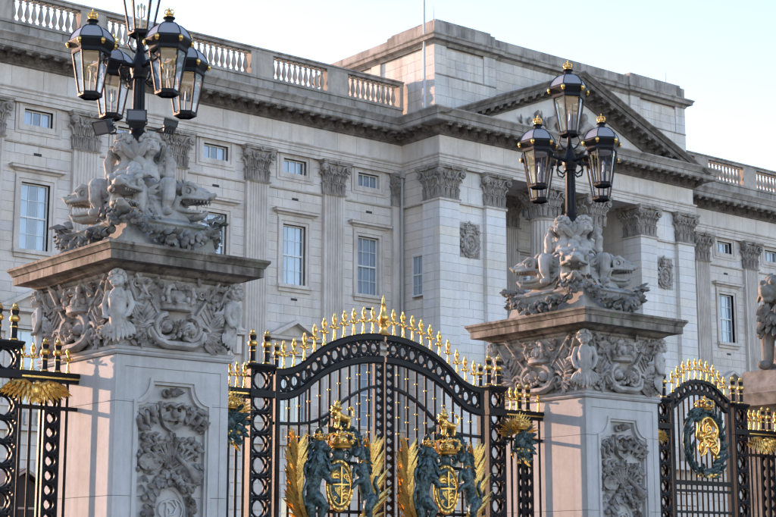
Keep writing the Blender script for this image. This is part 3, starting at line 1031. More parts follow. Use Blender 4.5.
# pediment
PC = 55.5
HB, ZA = 9.45, 25.40
zl = 21.60
def rake(m, d0, d1, y0, y1, e=0.0):
    for sx in (-1, 1):
        q = [(PC + sx * (HB + e), zl - d0 + 0.0), (PC, ZA - d0), (PC, ZA - d1), (PC + sx * (HB + e - (d1 - d0) * HB / (ZA - zl)), zl - d0)]
        m.prism(q if sx < 0 else q[::-1], y0, y1)
m = MB(); m.prism([(PC - 8.4, 22.03), (PC + 8.4, 22.03), (PC, 25.0)], YF + 0.02, YF + 0.38)
ped = link('pediment', m.mesh('pediment', 30), 'pavilion', palace, wl())
at = ped.data.attributes.new('tone', 'FLOAT_COLOR', 'POINT')
at.data.foreach_set('color', [0.97, 0.97, 0.97, 1] * len(ped.data.vertices))
m = MB()
sl_ = math.atan2(ZA - zl, HB)
for sx in (-1, 1):
    L = math.hypot(HB, ZA - zl)
    m.M = Matrix.Translation((PC + sx * HB, 0, zl)) @ Matrix.Rotation(-sx * -sl_ if sx < 0 else -sl_ + pi, 4, 'Y') if False else None
    d = Vector((-sx * HB, 0, ZA - zl)).normalized()
    up = Vector((sx * d.z, 0, abs(d.x)))
    prof = [(YF + 0.4, -0.80), (YF - 0.06, -0.80), (YF - 0.10, -0.72), (YF - 0.2, -0.66), (YF - 0.22, -0.42), (YF - 0.88, -0.42), (YF - 0.9, -0.40), (YF - 0.9, -0.22), (YF - 0.97, -0.2), (YF - 1.02, -0.1), (YF - 1.12, -0.02), (YF - 1.12, 0.04), (YF + 0.4, 0.06)]
    vs = []
    tn = math.tan(sl_)
    for y, o in prof:                                    # foot: cut level, ridge: cut plumb
        base = Vector((PC + sx * HB, 0, zl)) + up * o
        t0 = -(base.z - (zl + 0.1)) / d.z if o > -0.2 else -(base.z - (zl + 0.38)) / d.z
        p0 = base + d * max(t0, 0 if o > -0.2 else t0)
        t1 = (PC - base.x) / d.x
        p1 = base + d * t1
        vs += [(p0.x, y, p0.z), (p1.x, y, p1.z)]
    k = len(prof)
    fs = [(2 * i, 2 * i + 1, (2 * i + 3) % (2 * k), (2 * i + 2) % (2 * k)) for i in range(k)]
    fs += [tuple(2 * i for i in range(k)), tuple(2 * i + 1 for i in reversed(range(k)))]
    m.M = None
    m.add(vs, fs)
rk = link('raking_cornice', m.mesh('raking_cornice', 25), 'soot', ped)
for sx in (-1, 1):
    d = Vector((-sx * HB, 0, ZA - zl)).normalized()
    up = Vector((sx * d.z, 0, abs(d.x)))
    for k in range(16):
        p = Vector((PC + sx * HB, YF - 0.22, zl)) + up * -0.42 + d * (1.25 + 0.585 * k)
        link('modillion', mod_me, None, ped, p, (0, sx * sl_, 0))
m = MB()                                                 # roof of the pediment, running back to the attic
m.prism([(PC - 9.0, 22.03), (PC + 9.0, 22.03), (PC, 25.42)], YF + 0.39, YF + 0.45)
link('pediment_roof', m.mesh('pediment_roof'), 'lead', ped)

def crown(m, c, s, arches=True, depth=1.0):
    """royal crown of width about 2*s standing at c"""
    x, y, z = c
    m.lathe([(0.82 * s, 0), (0.9 * s, 0.06 * s), (0.82 * s, 0.12 * s), (0.86 * s, 0.28 * s), (0.95 * s, 0.34 * s), (0.9 * s, 0.4 * s)], 14, c, 1, depth)
    for k in range(8):
        a = 2 * pi * k / 8 + pi / 8
        m.ball((x + 0.95 * s * math.cos(a), y + 0.95 * s * depth * math.sin(a), z + 0.52 * s), (0.13 * s, 0.13 * s, 0.17 * s), 6, 4)
    if arches:
        m.lathe([(0.55 * s, 0.4 * s), (0.62 * s, 0.7 * s), (0.4 * s, 1.0 * s), (0.1 * s, 1.05 * s)], 10, c, 1, depth)
        for k in range(4):
            a = 2 * pi * k / 4 + pi / 4
            P = []
            for r_, zz in ((0.9, 0.4), (1.08, 0.75), (0.95, 1.08), (0.55, 1.2), (0.12, 1.08)):
                P.append((x + r_ * s * math.cos(a), y + r_ * s * depth * math.sin(a), z + zz * s))
            m.tube(P, 0.11 * s, 6)
            for P_ in P[:-1]:
                m.ball(P_, 0.15 * s, 6, 4)
        m.ball((x, y, z + 1.28 * s), 0.2 * s, 8, 6)
        m.box(x - 0.05 * s, x + 0.05 * s, y - 0.05 * s, y + 0.05 * s, z + 1.42 * s, z + 1.78 * s)
        m.box(x - 0.17 * s, x + 0.17 * s, y - 0.05 * s, y + 0.05 * s, z + 1.54 * s, z + 1.64 * s)

# carved arms in the tympanum
rt = random.Random(8)
m = MB()
crown(m, (PC, YF - 0.12, 23.62), 0.42, True, 0.6)
m.ball((PC, YF, 22.95), (0.55, 0.25, 0.68), 14, 10)
m.torus((PC, YF - 0.16, 22.95), 0.5, 0.07, 18, 6, 'y', 0.9, 1.15)
for sx in (-1, 1):
    m.tube([(PC + sx * 0.55, YF - 0.1, 22.6), (PC + sx * 1.0, YF - 0.15, 23.0), (PC + sx * 1.35, YF - 0.1, 22.9), (PC + sx * 1.6, YF - 0.1, 22.35)], [0.14, 0.26, 0.24, 0.14], 8)
    m.ball((PC + sx * 0.85, YF - 0.15, 23.4), (0.2, 0.2, 0.24), 8, 6)
    m.tube([(PC + sx * 0.9, YF - 0.12, 23.3), (PC + sx * 0.95, YF - 0.12, 22.95)], 0.17, 7)
    m.tube([(PC + sx * 1.0, YF - 0.1, 22.8), (PC + sx * 0.8, YF - 0.2, 22.3)], 0.1, 6)
    m.tube([(PC + sx * 1.5, YF, 22.6), (PC + sx * 2.1, YF, 22.7), (PC + sx * 2.4, YF, 23.05), (PC + sx * 2.15, YF, 23.25)], 0.07, 6)
    for k in range(12):
        x = PC + sx * rt.uniform(1.5, 3.4)
        z = 22.2 + rt.uniform(0, 0.9) * (1 - (abs(x - PC) - 1.5) / 4.5)
        m.leaf((x, YF, z), (x + sx * rt.uniform(0.2, 0.5), YF - 0.1, z + rt.uniform(-0.1, 0.4)), 0.1, 0.4)
m.v = [(v[0], min(v[1], YF + 0.03), v[2]) for v in m.v]
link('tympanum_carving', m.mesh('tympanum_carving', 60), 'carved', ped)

# crests on the pavilion panels
m = MB()
crown(m, (0, -0.05, 0.95), 0.34, True, 0.45)
m.torus((0, -0.08, 0.45), 0.40, 0.08, 18, 6, 'y', 0.92, 1.12)
m.torus((0, -0.06, 0.45), 0.26, 0.05, 16, 5, 'y', 0.9, 1.15)
m.ball((0, -0.02, 0.45), (0.38, 0.08, 0.46), 12, 8)
m.scroll((0, -0.12, 0.52), 0.14, 0.03, 1.3, 0.3, 1, 0.03)
m.scroll((0.02, -0.12, 0.36), 0.13, 0.03, 1.3, 2.3, -1, 0.03)
for k in range(14):
    a = 2 * pi * k / 14
    m.leaf((0.42 * math.cos(a), -0.03, 0.45 + 0.52 * math.sin(a)), (0.62 * math.cos(a + 0.35), -0.06, 0.45 + 0.66 * math.sin(a + 0.35)), 0.08, 0.4)
for sx in (-1, 1):
    m.scroll((sx * 0.5, -0.06, 1.05), 0.14, 0.03, 1.4, -pi / 2, sx, 0.04)
m.box(-0.66, 0.66, 0.0, 0.06, -0.2, 1.45)
crest_me = m.mesh('crest', 50); crest_me.materials.append(M['pier_carving'])
for x in ((PX0 + 1.2 + 49.87) / 2 - 0.05, (61.6 + PX1 - 1.25) / 2 - 0.1):
    link('crest', crest_me, None, palace, wl(x, YF + 0.235, 15.72))

# attic block
AX0, AX1, AY0, AY1 = 47.15, 64.45, 54.66, 63.4
m = MB()
m.box(AX0 + 0.06, AX1 - 0.06, AY0 + 0.06, AY1, 22.02, 25.5)
att = link('attic', m.mesh('attic'), 'trim', palace, wl())
ec = [(AX0 - 0.1, 50.9), (60.3, AX1 + 0.1)]
ashlar('attic', 'X', AX0, AY0, AY1, 22.05, 25.45, ch=0.48, bw=1.3, gap=0.006)
ashlar('attic', 'Y', AY0, 50.9, 60.3, 22.05, 25.45, ch=0.48, bw=1.3, gap=0.006)
for a, b in ec:
    ashlar('attic', 'Y', AY0 - 0.1, a, b, 22.05, 24.0, ch=0.48, bw=1.3, depth=0.12)
    ashlar('attic', 'Y', AY0 - 0.1, a, b, 24.06, 25.45, ch=0.48, bw=1.3, depth=0.12, holes=[(a + 0.75, b - 0.75, 24.1, 25.3)])
    ashlar('attic', 'Y', AY0 - 0.05, a + 0.75, b - 0.75, 24.06, 25.3, ch=0.48, bw=0.9, depth=0.08)
    m = MB(); m.box(a, b, AY0 - 0.13, AY0, 24.0, 24.06)
    link('string_course', m.mesh('string_course'), 'weathered', att)
ashlar('attic', 'X', AX0 - 0.1, AY0 - 0.1, AY0 + 0.8, 22.05, 25.45, ch=0.48, bw=1.3, depth=0.12)
ashlar('attic', 'X', AX0 - 0.08, 58.6, 59.3, 22.05, 25.45, ch=0.48, bw=1.3, depth=0.12)
prof = [(-0.05, 25.45), (0.02, 25.45), (0.08, 25.55), (0.1, 25.6), (0.3, 25.64), (0.32, 25.78), (0.38, 25.84), (0.38, 25.9), (-0.05, 25.98)]
m = MB()
m.sweep([(AX0 - 0.1, AY1 + 0.5), (AX0 - 0.1, AY0 - 0.1), (50.9, AY0 - 0.1), (50.9, AY0), (60.3, AY0), (60.3, AY0 - 0.1), (AX1 + 0.1, AY0 - 0.1), (AX1 + 0.1, AY1 + 0.5)], prof)
link('attic_cornice', m.mesh('attic_cornice', 30), 'weathered', att)
m = MB()
m.box(AX0 + 0.1, AX1 - 0.1, AY0 + 0.02, AY1, 25.9, 26.5)
for a, b in ec:
    m.box(a, b, AY0 - 0.1, AY0 + 3.4, 25.9, 26.55)
    m.box(a + 0.18, b - 0.18, AY0 + 0.02, AY0 + 3.3, 26.55, 26.72)
m.box(AX0 - 0.1, AX0 + 0.6, AY0 + 3.4, AY1, 25.9, 26.42)
link('parapet', m.mesh('parapet'), 'weathered', att)

# wall stones: the largest three hundred in view are single pieces, the rest of each kind one mesh
BLOCKS.sort(key=lambda b: (not b[2], -b[1]))
single = 0
rest = {}
for key, ar, vis, c, vs, fs, tone in BLOCKS:
    if vis and single < 300 and key != 'weathered':
        m = MB(); m.add(vs, fs, tone)
        link('stone_block', m.mesh('stone_block'), key, wallo)
        single += 1
    else:
        rest.setdefault(key, MB()).add(vs, fs, tone)
for key, m in rest.items():
    link('stone_courses', m.mesh('stone_courses'), key, wallo, kind='stuff')

# --- on the roof
m = MB()
m.tube([(0, 0, 0), (0, 0, 14)], [0.065, 0.04], 10)
m.lathe([(0.16, 0), (0.16, 0.1), (0.09, 0.2)], 10)
m.ball((0, 0, 14), 0.09)
fp = link('flagpole', m.mesh('flagpole', 60), 'pole', None, (46.85, 55.05, 22.03))
tag(fp, 'pale thin flagpole rising beside the attic corner of the palace', 'flagpole')
for x, y, lab in ((47.3, 54.9, 'thin metal lightning rod on the attic corner beside the flagpole'), (63.5, 54.9, 'thin metal lightning rod on the attic end farther from the flagpole')):
    m = MB(); m.tube([(0, 0, 0), (0, 0, 0.75)], [0.018, 0.01], 6); m.lathe([(0.05, 0), (0.05, 0.03), (0.02, 0.06)], 8)
    o = link('lightning_rod', m.mesh('lightning_rod', 60), 'pipe', None, (x, y, 26.72))
    tag(o, lab, 'lightning rod', 'rods on the attic')

# ================================================================== gate piers
PIERS = [(12.56, 21.65), (22.19, 21.65)]
HX, HY = 0.965, 1.16           # half sizes of the shaft
CAPZ = 6.2

def child_figure(m, s=1.0, rnd=None, d_=None):
    """chubby seated child facing -y, seat at the origin; one closed figure after remeshing"""
    rnd = rnd or random.Random(1)
    def P(x, y, z):
        return (x * s, y * s, z * s)
    m.tube([P(0, 0.06, 0.02), P(0, 0.04, 0.18), P(0, 0.05, 0.38), P(0, 0.07, 0.56), P(0, 0.06, 0.66)], [0.17 * s, 0.215 * s, 0.20 * s, 0.19 * s, 0.09 * s], 10)
    m.ball(P(0, -0.05, 0.24), (0.17 * s, 0.15 * s, 0.17 * s), 10, 8)
    m.tube([P(0, 0.05, 0.62), P(0, 0.01, 0.78)], 0.085 * s, 8)
    hc = P(0.0, -0.02, 0.88)
    m.ball(hc, (0.15 * s, 0.165 * s, 0.175 * s), 12, 10)
    m.ball(P(0, -0.18, 0.86), (0.03 * s, 0.04 * s, 0.04 * s), 6, 5)
    for sx in (-1, 1):
        m.ball(P(sx * 0.075, -0.13, 0.82), (0.06 * s, 0.06 * s, 0.06 * s), 7, 6)
        m.ball(P(sx * 0.155, 0.0, 0.87), (0.03 * s, 0.04 * s, 0.05 * s), 6, 5)
    for sx in (-1, 1):                                   # brows, drilled eyes and mouth
        d_.torus(P(sx * 0.06, -0.165, 0.905), 0.024 * s, 0.007 * s, 10, 5, 'y')
        d_.tube([P(sx * 0.03, -0.178, 0.94), P(sx * 0.065, -0.17, 0.952), P(sx * 0.10, -0.145, 0.935)], 0.010 * s, 5)
    d_.tube([P(-0.04, -0.172, 0.80), P(0, -0.185, 0.795), P(0.04, -0.172, 0.80)], 0.010 * s, 5)
    for k in range(64):
        a, b = rnd.uniform(0, 2 * pi), rnd.uniform(-0.25, 1.4)
        d = Vector((math.cos(a) * math.cos(b), math.sin(a) * math.cos(b), math.sin(b)))
        if d.y < -0.45 and d.z < 0.55:
            continue
        d_.ball((hc[0] + d.x * 0.155 * s, hc[1] + d.y * 0.165 * s, hc[2] + 0.02 * s + d.z * 0.17 * s), 0.045 * s, 6, 5)

def limb(m, pts, rad, n=9):
    m.tube(pts, rad, n)
    for p, r_ in zip(pts, rad):
        m.ball(p, r_, n, 6)

def hand(m, w, d, s, seed=0):
    """palm with four fingers and a thumb, curled; w wrist, d pointing direction"""
    d = Vector(d).normalized()
    w = Vector(w)
    up = Vector((0, 0, 1)) if abs(d.z) < 0.8 else Vector((0, 1, 0))
    sd = d.cross(up).normalized()
    nn = sd.cross(d)
    m.ball(w + d * 0.05 * s, (0.055 * s, 0.055 * s, 0.045 * s), 7, 5)
    for k in range(4):
        b = w + d * 0.08 * s + sd * (k - 1.5) * 0.032 * s
        L = (0.07, 0.085, 0.08, 0.06)[k] * s
        m.tube([b, b + d * L * 0.6 - nn * 0.01 * s, b + d * L * 0.9 - nn * 0.05 * s], [0.017 * s, 0.016 * s, 0.012 * s], 5)
    b = w + d * 0.03 * s + sd * 0.05 * s
    m.tube([b, b + (d + sd).normalized() * 0.06 * s, b + d * 0.08 * s + sd * 0.03 * s - nn * 0.03 * s], [0.02 * s, 0.018 * s, 0.014 * s], 5)

def seated_child(seed):
    rnd = random.Random(seed)
    m, d = MB(), MB()
    child_figure(m, 1.0, rnd, d)
    k = 1 if seed % 2 else -1
    # one knee drawn up, the other leg hanging; one arm across, one raised to the lamp
    limb(m, [(k * 0.12, -0.02, 0.06), (k * 0.20, -0.30, 0.20), (k * 0.20, -0.42, 0.22)], [0.16, 0.15, 0.105])
    limb(m, [(k * 0.20, -0.42, 0.20), (k * 0.19, -0.42, 0.0), (k * 0.17, -0.34, -0.18)], [0.105, 0.10, 0.06])
    limb(m, [(k * 0.17, -0.35, -0.20), (k * 0.18, -0.50, -0.23)], [0.075, 0.055])
    limb(m, [(-k * 0.13, -0.02, 0.05), (-k * 0.24, -0.28, 0.08), (-k * 0.27, -0.40, 0.04)], [0.16, 0.145, 0.105])
    limb(m, [(-k * 0.27, -0.40, 0.02), (-k * 0.28, -0.44, -0.16), (-k * 0.26, -0.42, -0.30)], [0.105, 0.095, 0.06])
    limb(m, [(-k * 0.26, -0.43, -0.32), (-k * 0.28, -0.56, -0.35)], [0.07, 0.05])
    limb(m, [(-k * 0.21, 0.06, 0.54), (-k * 0.33, -0.08, 0.38), (-k * 0.14, -0.28, 0.36)], [0.105, 0.095, 0.07])
    hand(m, (-k * 0.12, -0.29, 0.35), (k * 0.8, -0.5, -0.2), 1.1)
    limb(m, [(k * 0.21, 0.06, 0.54), (k * 0.36, 0.04, 0.46), (k * 0.42, 0.10, 0.66)], [0.105, 0.09, 0.07])
    hand(m, (k * 0.42, 0.11, 0.69), (-k * 0.3, 0.3, 0.8), 1.1)
    # cloth slung round the hips, in folds
    for q in range(7):
        u = q / 6
        z = 0.16 - 0.03 * q
        d.tube([(-0.30, 0.10 - 0.02 * q, z + 0.10), (-0.24, -0.14, z + 0.02), (0.0, -0.24 - 0.01 * q, z - 0.06), (0.24, -0.14, z), (0.31, 0.08, z + 0.08)], [0.02, 0.03, 0.034, 0.03, 0.02], 6)
    for q in range(6):
        d.tube([(0.30, 0.10, 0.22), (0.33 + 0.01 * q, 0.02 - 0.04 * q, 0.05), (0.32, -0.04 * q, -0.18 - 0.02 * q)], [0.03, 0.028, 0.018], 6)
    return m.remesh('seated_child', 0.0125, 1, d)

def dolphin_mesh():
    """heraldic dolphin: gaping head outwards along -y, body rising to a curled tail; origin on the pier top"""
    m, d = MB(), MB()
    m.tube([(0, -0.52, 0.99), (0, -0.42, 0.98), (0, -0.32, 0.98), (0.04, -0.18, 1.10), (0.10, -0.14, 1.34), (0.10, -0.22, 1.54), (0.02, -0.30, 1.66)], [0.25, 0.27, 0.23, 0.2, 0.16, 0.11, 0.07], 12)
    m.ball((0, -0.50, 1.0), (0.25, 0.20, 0.26), 12, 10)
    m.ball((0, -0.68, 1.16), (0.24, 0.26, 0.11), 12, 8)
    # broad upper jaw with a turned-up lip, lower jaw dropped wide open
    m.tube([(0, -0.74, 1.10), (0, -0.93, 1.10), (0, -1.06, 1.06), (0, -1.16, 1.05), (0, -1.23, 1.10)], [0.17, 0.115, 0.08, 0.055, 0.025], 10, flat=1.7)
    m.tube([(0, -0.54, 0.84), (0, -0.74, 0.76), (0, -0.90, 0.73), (0, -1.02, 0.75), (0, -1.10, 0.82)], [0.18, 0.10, 0.07, 0.05, 0.025], 10, flat=1.9)
    m.tube([(0, -1.12, 1.08), (0, -1.02, 1.13), (0, -0.92, 1.16)], [0.05, 0.07, 0.06], 7, flat=1.3)
    for sx in (-1, 1):
        m.tube([(sx * 0.21, -0.56, 0.76), (sx * 0.25, -0.64, 0.88), (sx * 0.23, -0.68, 1.02)], [0.06, 0.06, 0.06], 7)
        d.torus((sx * 0.225, -0.83, 1.10), 0.075, 0.03, 14, 6, 'x')
        d.ball((sx * 0.235, -0.83, 1.10), (0.03, 0.035, 0.035), 8, 6)
        m.tube([(sx * 0.19, -0.97, 1.15), (sx * 0.23, -0.85, 1.215), (sx * 0.2, -0.68, 1.18)], [0.035, 0.055, 0.03], 6)
        m.tube([(sx * 0.23, -0.72, 1.0), (sx * 0.235, -0.84, 1.01), (sx * 0.19, -0.98, 1.0), (sx * 0.11, -1.12, 1.0)], [0.03, 0.04, 0.035, 0.03], 6)
        m.tube([(sx * 0.23, -0.60, 0.84), (sx * 0.20, -0.82, 0.79), (sx * 0.12, -1.0, 0.79)], [0.05, 0.036, 0.03], 6)
        for k in range(6):
            d.lathe([(0.02, 0.0), (0.004, -0.045)], 5, (sx * (0.20 - 0.022 * k), -0.86 - 0.05 * k, 1.00 - 0.006 * k))
            d.lathe([(0.02, 0.0), (0.004, 0.03)], 5, (sx * (0.18 - 0.02 * k), -0.80 - 0.05 * k, 0.815 - 0.003 * k))
        for k in range(5):
            a = -0.9 + 0.4 * k
            d.leaf((sx * 0.2, -0.56, 0.98), (sx * 0.40, -0.40, 0.98 + 0.34 * math.sin(a)), 0.055, 0.2, (sx, 0, 0), 0.02)
        for k in range(3):
            d.torus((sx * 0.2, -0.50 + 0.12 * k, 1.02), 0.10, 0.016, 12, 5, 'x', 0.6, 1.2)
    for k in range(8):
        y = -0.78 + 0.085 * k
        d.leaf((0, y, 1.2), (0, y + 0.11, 1.36 - 0.015 * k), 0.04, 0.2, (1, 0, 0), 0.03)
    for sx in (-1, 1):
        d.leaf((0.02, -0.29, 1.64), (sx * 0.22, -0.36, 1.86), 0.08, 0.3, (0, -1, 0), 0.025)
    d.leaf((0.02, -0.29, 1.64), (0.02, -0.40, 1.92), 0.06, 0.3, (0, -1, 0), 0.025)
    for i in range(7):                                       # overlapping scales on the back
        for j in range(-4, 5):
            a = j * 0.33 + (0.16 if i % 2 else 0)
            y = -0.60 + 0.065 * i
            c = Vector((0.262 * math.sin(a), y, 0.985 + 0.262 * math.cos(a)))
            nv = Vector((math.sin(a), 0, math.cos(a)))
            d.leaf(c - nv * 0.015, c + Vector((0, 0.105, 0)) - nv * 0.008, 0.045, 0.1, nv, 0.008, 4)
    for sx in (-1, 1):                                       # nostrils and cheek folds
        d.torus((sx * 0.06, -1.10, 1.115), 0.026, 0.010, 10, 5, 'z')
        for q in range(3):
            d.tube([(sx * 0.245, -0.74 + 0.05 * q, 0.96 - 0.02 * q), (sx * 0.262, -0.66 + 0.05 * q, 0.93), (sx * 0.25, -0.60 + 0.05 * q, 0.85)], [0.008, 0.018, 0.008], 5)
        for q in range(5):
            d.tube([(sx * 0.19, -0.92 + 0.03 * q, 1.17 + 0.01 * q), (sx * 0.215, -0.86 + 0.03 * q, 1.215)], [0.01, 0.013], 5)
    return m.remesh('dolphin', 0.0135, 1, d)

def garland_mesh(half, y, seed):
    """swag of fruit and leaves along a pedestal face"""
    rnd = random.Random(seed)
    m = MB()
    for k in range(130):
        u = rnd.uniform(-1, 1)
        t = 1 - u * u
        x = u * half
        z = 0.52 - 0.33 * t ** 0.8
        th = 0.045 + 0.095 * t
        a = rnd.uniform(0, 2 * pi)
        q = th * math.sqrt(rnd.random())
        p = (x, y - 0.05 - 0.14 * t + q * math.cos(a) * 0.8, z + q * math.sin(a))
        r_ = rnd.uniform(0.035, 0.08)
        if rnd.random() < 0.5:
            m.ball(p, (r_, r_, r_ * rnd.uniform(0.8, 1.2)), 7, 5)
        else:
            d = Vector((rnd.uniform(-1, 1), rnd.uniform(-1.2, -0.1), rnd.uniform(-1, 1))).normalized() * rnd.uniform(0.1, 0.17)
            m.leaf(p, Vector(p) + d, 0.045, 0.4, (0, -1, 0), 0.012, 4)
    for sx in (-1, 1):
        for k in range(12):
            u = rnd.uniform(0.35, 1.05)
            c = Vector((sx * half * u, y - 0.06 + rnd.uniform(-0.04, 0.05), 0.52 + 0.10 * u + rnd.uniform(-0.04, 0.05)))
            m.leaf(c, c + Vector((sx * rnd.uniform(0.05, 0.14), rnd.uniform(-0.10, -0.02), rnd.uniform(-0.10, 0.06))), 0.05, 0.4, (0, -0.7, 0.7), 0.018, 4)
    return m.mesh('garland', 70)

def frieze_carving(half, seed):
    """crown, scrolls, banners and leaves on one face of the frieze, on the plane y = 0, z from 0 to 1.1"""
    rnd = random.Random(seed)
    m = MB()
    s = half / 0.95
    crown_m = MB()
    crown(crown_m, (0, -0.04, 0.575), 0.30, True, 0.62)
    for sx in (-1, 1):
        # cartouche: two large C scrolls and a shell below the crown
        m.scroll((sx * 0.2, -0.06, 0.30), 0.21, 0.04, 1.5, pi / 2, -sx, 0.055, n=6)
        m.ball((sx * 0.2, -0.09, 0.30), 0.075, 8, 6)
        m.scroll((sx * 0.43 * s, -0.05, 0.24), 0.16, 0.03, 1.4, 0.4 if sx > 0 else pi - 0.4, sx, 0.042, n=6)
        m.tube([(0, -0.08, 0.06), (sx * 0.2, -0.1, 0.05), (sx * 0.38, -0.08, 0.12), (sx * 0.46, -0.05, 0.28)], [0.07, 0.065, 0.055, 0.04], 7)
        # banner on a pole, leaning out
        m.tube([(sx * 0.16, -0.04, 0.28), (sx * 0.74 * s, -0.05, 1.06)], 0.026, 6)
        m.prism([(sx * 0.32 * s, 0.50), (sx * 0.60 * s, 0.86), (sx * 0.78 * s, 0.40), (sx * 0.55 * s, 0.27)][::(1 if sx < 0 else -1)], -0.045, 0.02)
        for k in range(4):
            u = k / 4
            m.tube([(sx * (0.37 + 0.22 * u) * s, -0.05, 0.50 + 0.30 * u), (sx * (0.58 + 0.16 * u) * s, -0.06, 0.30 + 0.14 * u)], 0.018, 5)
        m.tube([(sx * 0.70 * s, -0.05, 0.60), (sx * 0.86 * s, -0.08, 0.95)], 0.022, 6)
        # fan of feathers and acanthus in the corner
        for k in range(9):
            a = R(-62 + 15 * k)
            o = (sx * (0.50 + 0.012 * k) * s, -0.02 - 0.004 * k, 0.20 + 0.022 * k)
            m.leaf(o, (o[0] + sx * 0.27 * math.cos(a) * s, -0.05, o[2] + 0.27 * math.sin(a)), 0.05, 0.18, (0, -1, 0), 0.014)
            if k % 2:
                m.leaf(o, (o[0] + sx * 0.16 * math.cos(a) * s, -0.08, o[2] + 0.16 * math.sin(a)), 0.04, 0.2, (0, -1, 0), 0.012)
        for k in range(34):
            x, z = sx * rnd.uniform(0.24, 0.9) * s, rnd.uniform(0.05, 0.3) if k % 2 else rnd.uniform(0.68, 1.0)
            a = rnd.uniform(0, 2 * pi)
            L = rnd.uniform(0.09, 0.17)
            m.leaf((x, -0.02, z), (x + L * math.cos(a), -0.05, z + L * math.sin(a)), 0.04, 0.5, (0, -1, 0), 0.016, 4)
        for k in range(5):
            m.scroll((sx * rnd.uniform(0.3, 0.82) * s, -0.03, rnd.uniform(0.72, 0.98) if k % 2 else rnd.uniform(0.08, 0.2)), 0.075, 0.015, 1.3, rnd.uniform(0, 6), sx * (1 if k % 2 else -1), 0.022, n=5)
    for k in range(8):
        a = pi * (k + 0.5) / 8
        m.leaf((0, -0.05, 0.24), (0.17 * math.cos(a), -0.12, 0.24 + 0.2 * math.sin(a)), 0.04, 0.3)
    for k in range(9):
        m.ball((rnd.uniform(-0.12, 0.12), -0.12, rnd.uniform(0.12, 0.30)), 0.036, 6, 5)
    m.box(-half, half, -0.012, 0.05, 0, 1.1)
    m.v = [(v[0], v[1] * (1.5 if v[1] < 0 else 1), v[2]) for v in m.v]
    return m.mesh('scroll_carving', 50), crown_m.mesh('crown', 50)

def corner_child():
    """half figure of a child at a pier corner, ending in leaves; faces -y, z from 0 to 1.1"""
    rnd = random.Random(31)
    m, d_ = MB(), MB()
    m.tube([(0, 0.02, 0.22), (0, 0.0, 0.36), (0, -0.035, 0.50), (0, -0.045, 0.64), (0, -0.035, 0.75), (0, -0.035, 0.82)], [0.12, 0.125, 0.13, 0.14, 0.12, 0.06], 10)
    m.ball((0, -0.09, 0.50), (0.10, 0.075, 0.10), 8, 6)
    for sx in (-1, 1):
        m.ball((sx * 0.06, -0.135, 0.68), (0.055, 0.04, 0.05), 7, 5)
    m.ball((0, -0.085, 0.93), (0.108, 0.115, 0.125), 12, 10)
    m.ball((0, -0.20, 0.915), (0.02, 0.028, 0.028), 6, 5)
    m.ball((0, -0.175, 0.85), (0.045, 0.035, 0.03), 6, 5)
    for sx in (-1, 1):
        m.ball((sx * 0.05, -0.16, 0.885), 0.042, 6, 5)
        m.ball((sx * 0.108, -0.07, 0.92), (0.018, 0.025, 0.035), 6, 5)
        limb(m, [(sx * 0.14, -0.02, 0.73), (sx * 0.20, 0.0, 0.57), (sx * 0.17, -0.06, 0.43)], [0.06, 0.052, 0.04], 8)
        hand(m, (sx * 0.165, -0.07, 0.42), (-sx * 0.4, -0.7, -0.4), 0.62)
        for k in range(5):                                     # acanthus wrapped round the hips
            d_.leaf((sx * 0.035 * k, 0.02 - 0.02 * (4 - k), 0.40 - 0.02 * k), (sx * (0.04 + 0.05 * k), 0.06 - 0.02 * (4 - k), 0.02 + 0.03 * k), 0.06, 0.2, (sx * 0.25 * k, -1, 0), 0.02)
        for k in range(6):                                     # wing folded against the frieze
            d_.leaf((sx * (0.13 + 0.012 * k), 0.05, 0.74 - 0.03 * k), (sx * (0.19 + 0.03 * k), 0.10 + 0.02 * k, 0.40 + 0.035 * k), 0.045, 0.12, (sx * 0.4, -1, 0), 0.02)
    for sx in (-1, 1):
        d_.torus((sx * 0.042, -0.185, 0.935), 0.017, 0.005, 10, 5, 'y')
        d_.tube([(sx * 0.02, -0.197, 0.958), (sx * 0.045, -0.192, 0.967), (sx * 0.07, -0.175, 0.955)], 0.007, 5)
    d_.tube([(-0.028, -0.205, 0.86), (0, -0.213, 0.856), (0.028, -0.205, 0.86)], 0.007, 5)
    for k in range(90):
        a, b = rnd.uniform(0, 2 * pi), rnd.uniform(-0.2, 1.4)
        d = Vector((math.cos(a) * math.cos(b), math.sin(a) * math.cos(b), math.sin(b)))
        if d.y < -0.5 and d.z < 0.45:
            continue
        d_.ball((d.x * 0.115, -0.085 + d.y * 0.12, 0.945 + d.z * 0.125), 0.032, 6, 5)
    return m.remesh('corner_child', 0.010, 1, d_)

